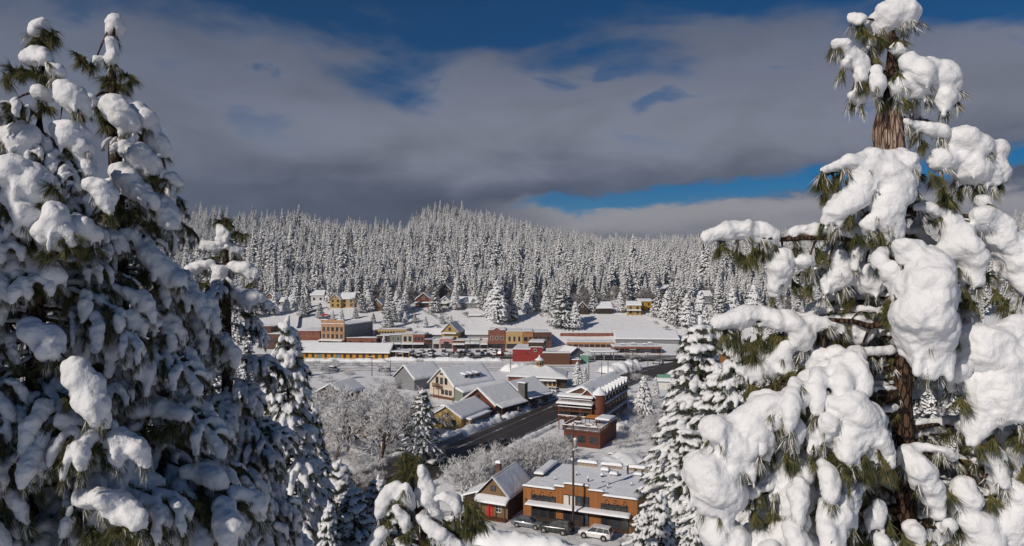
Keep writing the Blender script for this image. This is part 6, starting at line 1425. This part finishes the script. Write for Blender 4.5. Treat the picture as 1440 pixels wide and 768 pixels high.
for i, (px, by, ty) in enumerate([(700, 456, 392), (713, 452, 402), (690, 448, 408), (790, 462, 404), (809, 464, 424), (799, 456, 412), (598, 462, 444), (622, 456, 443), (634, 455, 442), (546, 462, 432), (570, 456, 438), (583, 454, 440), (558, 444, 408), (549, 440, 404), (518, 438, 406), (508, 440, 414), (415, 436, 404), (432, 438, 412), (403, 440, 416), (450, 448, 425), (468, 450, 436), (500, 448, 432), (480, 452, 434), (724, 450, 426), (570, 438, 406), (612, 440, 404), (640, 436, 404), (682, 436, 396), (730, 436, 400), (750, 438, 404), (768, 440, 406), (835, 440, 408), (872, 440, 410), (925, 446, 404), (938, 452, 408), (952, 458, 410), (966, 462, 412), (945, 440, 396), (985, 460, 408), (1010, 465, 410), (1030, 460, 405), (960, 446, 402), (1060, 460, 400), (525, 455, 440), (386, 444, 410), (360, 446, 405), (541, 450, 420), (553, 453, 424), (563, 448, 420), (577, 444, 414), (592, 440, 408), (610, 436, 404), (533, 446, 418), (676, 440, 404), (742, 442, 405), (779, 446, 412), (865, 446, 420), (852, 440, 408), (872, 448, 424), (640, 440, 410), (496, 440, 412), (425, 446, 420)]):
    labs = {0: 'tallest dark-sided fir on the snow slope right of the grey gabled house', 3: 'big dark fir on the snow slope above the ochre shops', 6: 'small round fir on the slope above the cream shop', 4: 'shorter fir right of the big dark one above the ochre shops'}
    b = on_ground(px, by)
    if i > 45 and any(p0-9 < px < p1+9 and b.y < y+4 for p0, p1, y in HOUSE_PX): continue
    conifer(px, ty, b, labs.get(i, ('tall' if by-ty > 36 else 'short') + ' snowy conifer on the slope ' + beside(px)), (0, 3, 2, 3)[i % 4], 1.5 if i < 6 else 1.3, None if i in labs else 'conifers among the hillside houses')
# far-type trees thickening the hillside between the houses
g = random.Random(31); young = []
for _ in range(3600):
    px = g.uniform(345, 1140); Y = g.uniform(398 if px < 940 else 365, 452); X = (px-720)/F*Y
    if len(young) >= 760: break
    if px < 930 and Y < 409 and g.random() < .9: continue
    if any(p0-5 < px < p1+5 and Y < y+9 for p0, p1, y in HOUSE_PX): continue
    if 356 < px < 505 and Y > 437: continue
    young.append((X, Y, ground_z(X, Y)-.3, g.randrange(5), g.uniform(.40, 1.0), g.uniform(0, 6.28), px))
beyond = []          # wooded flats left and right of the town, seen only between the near boughs
for _ in range(2600):
    px = g.choice((g.uniform(1075, 2100), g.uniform(-700, 352))); Y = g.uniform(95, 445); X = (px-720)/F*Y
    if any((X-q[0])**2 + (Y-q[1])**2 < 30 for q in beyond) or (px < 352 and (Y < 130 or (255 < Y < 322))) or (px > 1000 and 245 < Y < 300 and px < 1150): continue
    beyond.append((X, Y, ground_z(X, Y)-.3, g.choice((0, 1, 2, 3, 4, 6, 6)), g.uniform(.45, .95), g.uniform(0, 6.28), px))
forest(young, beyond)
for i in range(170):
    px = g.choice((g.uniform(500, 700), g.uniform(725, 880), g.uniform(900, 1030))); b = on_ground(px, g.uniform(417, 437))
    if any(p0-4 < px < p1+4 and b.y < y+8 for p0, p1, y in HOUSE_PX): continue
    plant(BG[i % 3], 'bare_tree', 'grey frosted bare tree on the slope ' + beside(px), 'tree', b, g.uniform(.55, 1.05), g.uniform(0, 6.28), 'frosted bare trees on the hillside', 1.45)

for i in range(64):      # low frosted bushes dotted over the snow slope
    px = g.choice((g.uniform(535, 660), g.uniform(430, 960))); b = on_ground(px, g.uniform(436, 466))
    plant(BG[i % 3], 'frosted_bush', 'low frosted bush on the open snow slope below ' + near_house(px), 'bush', b, g.uniform(.10, .26), g.uniform(0, 6.28), 'bushes on the snow slope', 2.0)
# ------------------------------------------------------------------ near pines
PB = bough_protos(5, 100, L=2.2, rs=.15, leafy=2, keep=.8)
PD = bough_protos(6, 200, L=2.2, rs=.135, leafy=4, keep=.62, twigs=13, voxel=.026)
def left_pines():
    rng = random.Random(21)
    # ---- pine at the far left edge
    def pine(name_label, D, tp, chains, tufts, filler, seed, wood=(), topneed=()):
        rng = random.Random(seed); x0 = tp[-1][0]
        base = Vector(((x0-720)/F*D, D, 0)); base.z = ground_z(base.x, base.y)-.15
        t = thing('pine_tree', name_label, 'tree', base)
        pts = [(at(x, y, D)-base, r/F*D) for x, y, r in tp]; pts += [(Vector((0, 0, pts[-1][0].z*.45)), .2), (Vector((0, 0, -.3)), .32)]
        part(t, 'trunk', 'bark', lambda m: m.tube([p for p, r in pts], [r for p, r in pts], 10), True)
        def stem(z):
            for (a, ra), (b, rb) in zip(pts[:-1], pts[1:]):
                if a.z >= z >= b.z: return a.lerp(b, (a.z-z)/max(1e-6, a.z-b.z))
            return pts[0][0]
        for do, chs, tf in chains:
            cc = [pxchain([(x, y, r*.9) for x, y, r in c], D+do, base, rng=rng, wob=.12) for c in chs]
            p0 = cc[0][0][0]; st = stem(p0.z + .1); wd = [(st, .04), (st.lerp(p0, .5)+Vector((0, 0, .06)), .03), (p0, .015)]
            tfs = []
            for (x, y, r) in tf:
                p = at(x, y, D+do)-base
                for _ in range(5):
                    dd = Vector((rng.gauss(0, .6), rng.gauss(0, .5), rng.uniform(-1, .3))); tfs.append((p+dd*.05, dd, 55, r/F*D*rng.uniform(1.2, 1.7)))
            make_branch(t, [wd], cc, rng, tufts=tfs)
        spec = []
        for (y0, y1, n, r0, r1, a0, a1) in filler:      # photo rows y0..y1, n boughs, crown radius in photo pixels from r0 to r1, azimuth range
            for i in range(n):
                f = (i+rng.random())/n; y = y0+(y1-y0)*f; rad = (r0+(r1-r0)*f)/F*D; z = at(0, y, D).z-base.z; s = stem(z)
                spec.append((z, s.x, s.y, R(rng.uniform(a0, a1)), rad/2.2*rng.uniform(.8, 1.2), rng.uniform(-.15, .3)))
        filler_branches(t, spec, PD*4 + PB[:2], rng); return t
    pine('snow-laden pine with dark tufted top at the left edge of the picture', 10.0,
      [(60, 40, 3), (62, 80, 4.5), (58, 130, 7), (54, 200, 9), (52, 330, 11), (50, 560, 13), (48, 768, 15)],
      [(0, [[(52, 42, 12), (60, 36, 12), (66, 44, 8)]], [(60, 52, 16), (72, 48, 14), (46, 56, 12), (62, 62, 14)]),
       (-.1, [[(40, 84, 11), (52, 78, 13), (64, 84, 12)], [(78, 96, 12), (84, 104, 9)]], [(20, 98, 14), (8, 106, 14), (44, 100, 14), (58, 102, 14), (30, 95, 12)]),
       (-.2, [[(56, 126, 12), (60, 138, 9)], [(8, 148, 11), (12, 158, 9)]], [(64, 150, 12), (38, 158, 12), (20, 166, 10)]),
       (-.2, [[(92, 124, 15), (102, 138, 22), (112, 150, 17)], [(84, 176, 13), (100, 190, 21), (118, 202, 15)], [(122, 226, 16), (128, 240, 12)]], [(100, 212, 14), (90, 205, 14), (108, 218, 12)]),
       (-.5, [[(26, 184, 17), (33, 202, 22), (38, 220, 22)], [(10, 190, 14), (6, 205, 12)]], [(12, 225, 14), (55, 228, 14)]),
       (-.8, [[(6, 240, 22), (26, 242, 28), (48, 258, 29), (52, 276, 17)], [(22, 275, 20), (36, 304, 18), (34, 322, 12)]], [(60, 290, 14), (10, 300, 14), (75, 262, 14)]),
       (-.9, [[(76, 298, 20), (80, 316, 26), (72, 334, 20)]], [(95, 345, 14), (70, 358, 14), (100, 330, 14)]),
       (-.6, [[(2, 336, 24), (14, 362, 27), (24, 384, 18)], [(58, 372, 18), (72, 388, 18)], [(118, 316, 16), (130, 330, 14)]], [(40, 396, 14), (60, 402, 16), (110, 345, 16), (125, 350, 14)]),
       (-.4, [[(135, 258, 17), (147, 276, 16), (150, 292, 10)]], [(140, 300, 14), (152, 305, 12)]),
       (-1.0, [[(40, 462, 18), (62, 474, 24), (66, 496, 18)], [(105, 515, 18), (118, 540, 24), (130, 570, 22), (140, 590, 14)]], [(80, 510, 14), (95, 560, 14)]),
       (-.9, [[(90, 590, 16), (108, 606, 20), (112, 628, 14)], [(20, 600, 14), (40, 618, 16)]], [(60, 610, 18), (30, 628, 18), (90, 640, 16), (120, 640, 14)]),
       (-1.1, [[(110, 700, 16), (140, 704, 20), (170, 716, 20), (196, 736, 16)], [(100, 730, 14), (90, 750, 14)]], [(170, 740, 18), (130, 745, 18), (90, 720, 16), (190, 755, 16), (150, 760, 18)]),
      ],
      None, [(150, 380, 16, 70, 130, -200, 60), (380, 780, 34, 120, 210, -190, 60), (200, 780, 18, 90, 200, 20, 180)], 5)
    pine('slender snow-laden pine, second from the left, with snow-capped leader', 11.5,
      [(160, 25, 2.5), (158, 70, 4), (158, 130, 6), (162, 220, 9), (168, 380, 11), (172, 600, 13), (175, 768, 14)],
      [(0, [[(160, 28, 11), (161, 44, 11)], [(157, 62, 10), (158, 82, 10)], [(136, 80, 7), (146, 82, 7)]], [(118, 82, 12), (110, 76, 10), (128, 90, 12), (176, 104, 12), (184, 112, 10), (160, 112, 14), (150, 110, 12), (168, 120, 14)]),
       (-.2, [[(130, 138, 11), (136, 148, 8)], [(160, 148, 17), (174, 164, 20), (182, 178, 14)]], [(150, 172, 14), (140, 160, 12)]),
       (0, [[(192, 154, 14), (205, 168, 18), (214, 186, 15)], [(220, 196, 15), (228, 212, 14)]], [(200, 190, 14), (215, 222, 12)]),
       (-.3, [[(178, 206, 12), (184, 216, 10)], [(200, 214, 17), (208, 230, 18), (206, 246, 12)]], [(192, 240, 14), (220, 250, 12)]),
       (-.4, [[(172, 244, 17), (182, 262, 20), (204, 276, 16), (214, 286, 10)], [(160, 258, 14), (156, 276, 12)]], [(170, 290, 16), (185, 296, 16), (160, 300, 14)]),
       (-.1, [[(222, 282, 15), (234, 300, 19), (242, 316, 13)], [(240, 248, 9), (252, 256, 8)]], [(215, 305, 14), (222, 322, 12)]),
       (-.4, [[(204, 352, 15), (218, 366, 20), (238, 384, 18), (256, 396, 10)], [(180, 330, 14), (190, 345, 13)]], [(200, 385, 14), (225, 402, 14)]),
       (-.6, [[(170, 484, 14), (186, 494, 17), (208, 506, 20), (218, 524, 17)], [(150, 470, 14), (146, 486, 12)]], [(165, 525, 18), (180, 540, 18), (150, 505, 14)]),
       (-.9, [[(190, 576, 12), (212, 572, 14), (236, 576, 15), (258, 584, 12)], [(188, 592, 12), (190, 602, 9)]], [(215, 600, 16), (240, 598, 16), (260, 590, 14), (200, 608, 14)]),
       (-.9, [[(262, 660, 12), (282, 664, 15), (302, 672, 14), (318, 684, 10)]], [(300, 692, 16), (316, 692, 14), (280, 688, 14)]),
      ],
      None, [(190, 380, 14, 50, 105, -170, 70), (380, 780, 38, 110, 200, -160, 70), (230, 780, 16, 80, 180, 20, 200)], 6)
    pine('smaller dark pine with snow-laden arms behind the two left pines', 17.0,
      [(316, 306, 2.5), (317, 345, 4), (318, 420, 6), (320, 560, 8), (322, 768, 10)],
      [(0, [[(308, 318, 7), (316, 330, 10), (312, 348, 10)]], [(316, 308, 11), (324, 314, 10), (332, 326, 10), (308, 310, 9)]),
       (0, [[(286, 344, 8), (298, 346, 9), (308, 350, 7)], [(322, 346, 8), (334, 352, 9)]], [(340, 330, 9), (330, 362, 10), (300, 362, 10), (318, 372, 12)]),
       (-.2, [[(268, 378, 9), (280, 376, 10), (296, 372, 9)], [(328, 372, 9), (344, 380, 11), (356, 386, 9)], [(312, 380, 10), (306, 395, 10)]], [(290, 398, 12), (325, 405, 12), (350, 400, 10), (275, 398, 10)]),
       (-.3, [[(335, 410, 10), (352, 420, 14), (366, 416, 10)], [(290, 420, 12), (276, 428, 11)]], [(310, 425, 12), (345, 440, 12)]),
      ],
      None, [(385, 520, 16, 45, 75, -190, 60), (520, 780, 26, 70, 105, -190, 60), (400, 780, 12, 60, 100, 20, 200)], 7)
left_pines()
def centre_pine():
    rng = random.Random(9); D = 12.0; base = Vector(((600-720)/F*D, D, 0)); base.z = ground_z(base.x, base.y)-.15
    t = thing('pine_tree', 'green-tufted snowy pine top at the bottom centre before the road', 'tree', base)
    tp = [(578, 650, 3), (580, 690, 4), (584, 730, 6), (600, 768, 8), (604, 860, 10)]
    pts = [(at(x, y, D)-base, r/F*D) for x, y, r in tp] + [(Vector((0, 0, 4)), .16), (Vector((0, 0, -.3)), .28)]
    part(t, 'trunk', 'bark', lambda m: m.tube([p for p, r in pts], [r for p, r in pts], 9), True)
    BR = [([(580, 700), (578, 670), (577, 645)], 0, [[(594, 660, 9), (596, 676, 11), (606, 690, 10)], [(588, 690, 10), (600, 704, 11), (612, 715, 10)]], [(570, 640, 14), (580, 646, 15), (574, 656, 15), (586, 658, 14), (566, 660, 14), (560, 672, 14), (548, 676, 12), (575, 668, 16)]),
          ([(582, 715), (566, 690), (545, 690)], -.2, [[(560, 684, 8), (548, 690, 10), (540, 704, 10), (536, 722, 8)], [(570, 684, 8), (576, 698, 9), (580, 712, 7)], [(556, 692, 9), (562, 700, 7)]], [(545, 730, 12), (534, 738, 12), (556, 710, 10), (540, 745, 12)]),
          ([(584, 735), (572, 722), (564, 712)], -.4, [[(560, 715, 8), (567, 728, 10), (572, 742, 8)]], [(568, 752, 10), (575, 745, 10)]),
          ([(586, 720), (600, 708), (620, 700), (645, 705)], -.1, [[(612, 700, 6), (626, 698, 9), (640, 704, 11), (646, 718, 8)], [(608, 718, 9), (618, 724, 9)], [(632, 730, 9), (636, 744, 7)]], [(655, 706, 16), (664, 714, 16), (672, 722, 15), (656, 728, 15), (668, 738, 14), (650, 742, 14), (640, 740, 14), (628, 735, 12), (674, 735, 12), (660, 746, 12), (646, 728, 14)]),
          ([(592, 745), (615, 752), (640, 762)], -.3, [[(590, 728, 8), (606, 742, 9), (622, 752, 9), (634, 762, 9)], [(640, 764, 10), (650, 768, 9)]], [(600, 762, 12), (612, 768, 12)]),
          ([(596, 765), (560, 755), (535, 750)], -.3, [[(540, 748, 11), (530, 760, 13), (526, 772, 12)], [(556, 762, 8), (566, 768, 8)]], [(545, 768, 12), (555, 775, 12)])]
    for w, do, chs, tf in BR:
        wd = [(at(x, y, D+do*(i/max(1, len(w)-1)))-base, .035*(1-.7*i/len(w))+.006) for i, (x, y) in enumerate(w)]
        cc = [pxchain([(x, y, r*.9) for x, y, r in c], D+do, base, rng=rng, wob=.08) for c in chs]; tfs = []
        for (x, y, r) in tf:
            p = at(x, y, D+do+rng.uniform(-.1, .1))-base
            for _ in range(5):
                dd = Vector((rng.gauss(0, .5), rng.gauss(0, .5), rng.uniform(-1, .5))); tfs.append((p+dd*.05, dd, 60, r/F*D*rng.uniform(1.2, 1.6)))
        make_branch(t, [wd], cc, rng, tufts=tfs)
    spec = [(at(0, y, D).z-base.z, 0, 0, R(rng.uniform(0, 360)), rng.uniform(.35, .6), .1) for y in range(790, 1000, 22)]
    filler_branches(t, spec, PB, rng)
centre_pine()
rp, rbase = right_pine()
_r = random.Random(3); spec = []
for i in range(40):
    y = 280 + i*14; z = at(0, y, 10).z - rbase.z; spec.append((z, -.1, 0, R(_r.uniform(15, 165)), _r.uniform(.75, 1.2)*min(1.15, .5+i*.022), _r.uniform(-.1, .25)))
for i in range(16):                                   # boughs filling the sides and the front low down
    y = 500 + i*26; z = at(0, y, 10).z - rbase.z; spec.append((z, -.05, 0, R(_r.choice((_r.uniform(-35, 20), _r.uniform(160, 215)))), _r.uniform(.8, 1.25), _r.uniform(-.1, .3)))
filler_branches(rp, spec, PB + PD*2, _r)
# loaded conifers between the near pines and the town
def slope_tree(px, ty, Y, label, k, sx):
    X = (px-720)/F*Y; b = Vector((X, Y, ground_z(X, Y)-.3)); h = CAMZ+(384-ty)/F*Y-b.z
    plant(LC2[k], 'snowy_pine', label, 'tree', b, h/22.3, random.Random(px).uniform(0, 6.28), None, sx)
LC2 = [loaded_conifer(21, 22, 4.0, 36, 8, .07, .205, 22, .34, .1, .93), loaded_conifer(22, 22, 4.4, 34, 9, .07, .195, 22, .34, .1, .9)]
for a in [(405, 438, 36, 'narrow snow-laden pine right of the left pines, reaching up to the town', 0, .9),
          (985, 440, 58, 'tall frosted pine just left of the right pine, reaching the yellow houses', 1, 1.3),
          (1035, 462, 48, 'snow-laden pine behind the upper left boughs of the right pine', 0, 1.0),
          (955, 545, 62, 'frosted pine left of the tall one beside the right pine', 1, 1.3),
          (938, 630, 66, 'lower frosted pine overlapping the right end of the orange building', 0, 1.2),
          (1000, 600, 40, 'snow-laden pine below the big drooping bough of the right pine', 1, 1.0),
          (930, 686, 32, 'snow-laden pine top at the bottom, right of the person in red', 0, .85),
          (978, 730, 28, 'small snow-laden pine top at the bottom edge beside the right pine', 1, .8),
          (478, 642, 48, 'frosted pine top left of the wall end, behind the shaded one', 0, 1.3),
          (532, 664, 50, 'frosted pine top hiding the lower end of the roadside wall', 1, 1.3),
          (446, 612, 56, 'frosted pine rising beside the narrow pine, before the bare trees', 1, 1.15),
          (560, 684, 44, 'frosted pine top directly behind the green-tufted pine', 0, 1.2),
          (498, 676, 38, 'frosted pine top at the bottom, left of the green-tufted pine', 1, 1.25),
          (462, 700, 34, 'shaded snowy pine top at the bottom between the left pines and the frosted one', 0, .8),
          (1008, 508, 52, 'frosted pine between the tall one and the boughs of the right pine', 0, 1.35),
          (968, 590, 50, 'frosted pine in front of the tall one, level with the lodge', 1, 1.35),
          (905, 712, 46, 'frosted pine bough at the right corner of the orange building', 0, 1.0),
          (1100, 520, 40, 'snow-laden pine half hidden behind the right pine', 0, 1.0),
          (440, 560, 44, 'snow-laden pine behind the narrow one at the edge of the left pines', 1, .75),
          (1380, 560, 30, 'snow-laden pine behind the right pine at the right edge', 1, 1.1)]: slope_tree(*a)
# more of the same wood left of and behind the camera, outside the picture: it shades the left pines
for i, (x, y, top, sx) in enumerate([(-12.5, 3.4, 43.5, .8), (-13.3, 4.2, 44.5, .9), (-14.1, 5, 44.6, 1.0), (-15.2, 6, 45, 1.0), (-16.3, 7.2, 45, 1.0), (-17.8, 8.6, 45, 1.0), (-15.3, 1.2, 46, .9), (-16.1, 2.1, 46.5, 1.0), (-17.2, 3, 46.5, 1.0), (-18.6, 4.3, 47.5, 1.0)]):
    z = ground_z(x, y)-.3; plant(LC2[i % 2], 'snowy_pine', 'snow-laden pine of the wood beyond the left edge of the picture', 'tree', (x, y, z), (top-z)/22.3, i*1.3, 'pines beyond the left edge', sx)

# ------------------------------------------------------------------ thin winter haze over the valley
_hm = bpy.data.materials.new('haze'); _hm.use_nodes = True; _t = NT(_hm.node_tree)
_v = _t.n('ShaderNodeVolumePrincipled'); _v.inputs['Density'].default_value = 0.00016; _v.inputs['Color'].default_value = (0.90, 0.93, 1.0, 1); _v.inputs['Anisotropy'].default_value = 0.2
_o = _t.n('ShaderNodeOutputMaterial'); _t.l(_v.outputs[0], _o.inputs['Volume'])
mb = MB(); mb.box((-4500, -170, -420), (5400, 2760, 160)); _h = bpy.data.meshes.new('haze'); _h = mb.mesh('haze', [_hm]); _ho = link('haze', _h); _ho['kind'] = 'stuff'
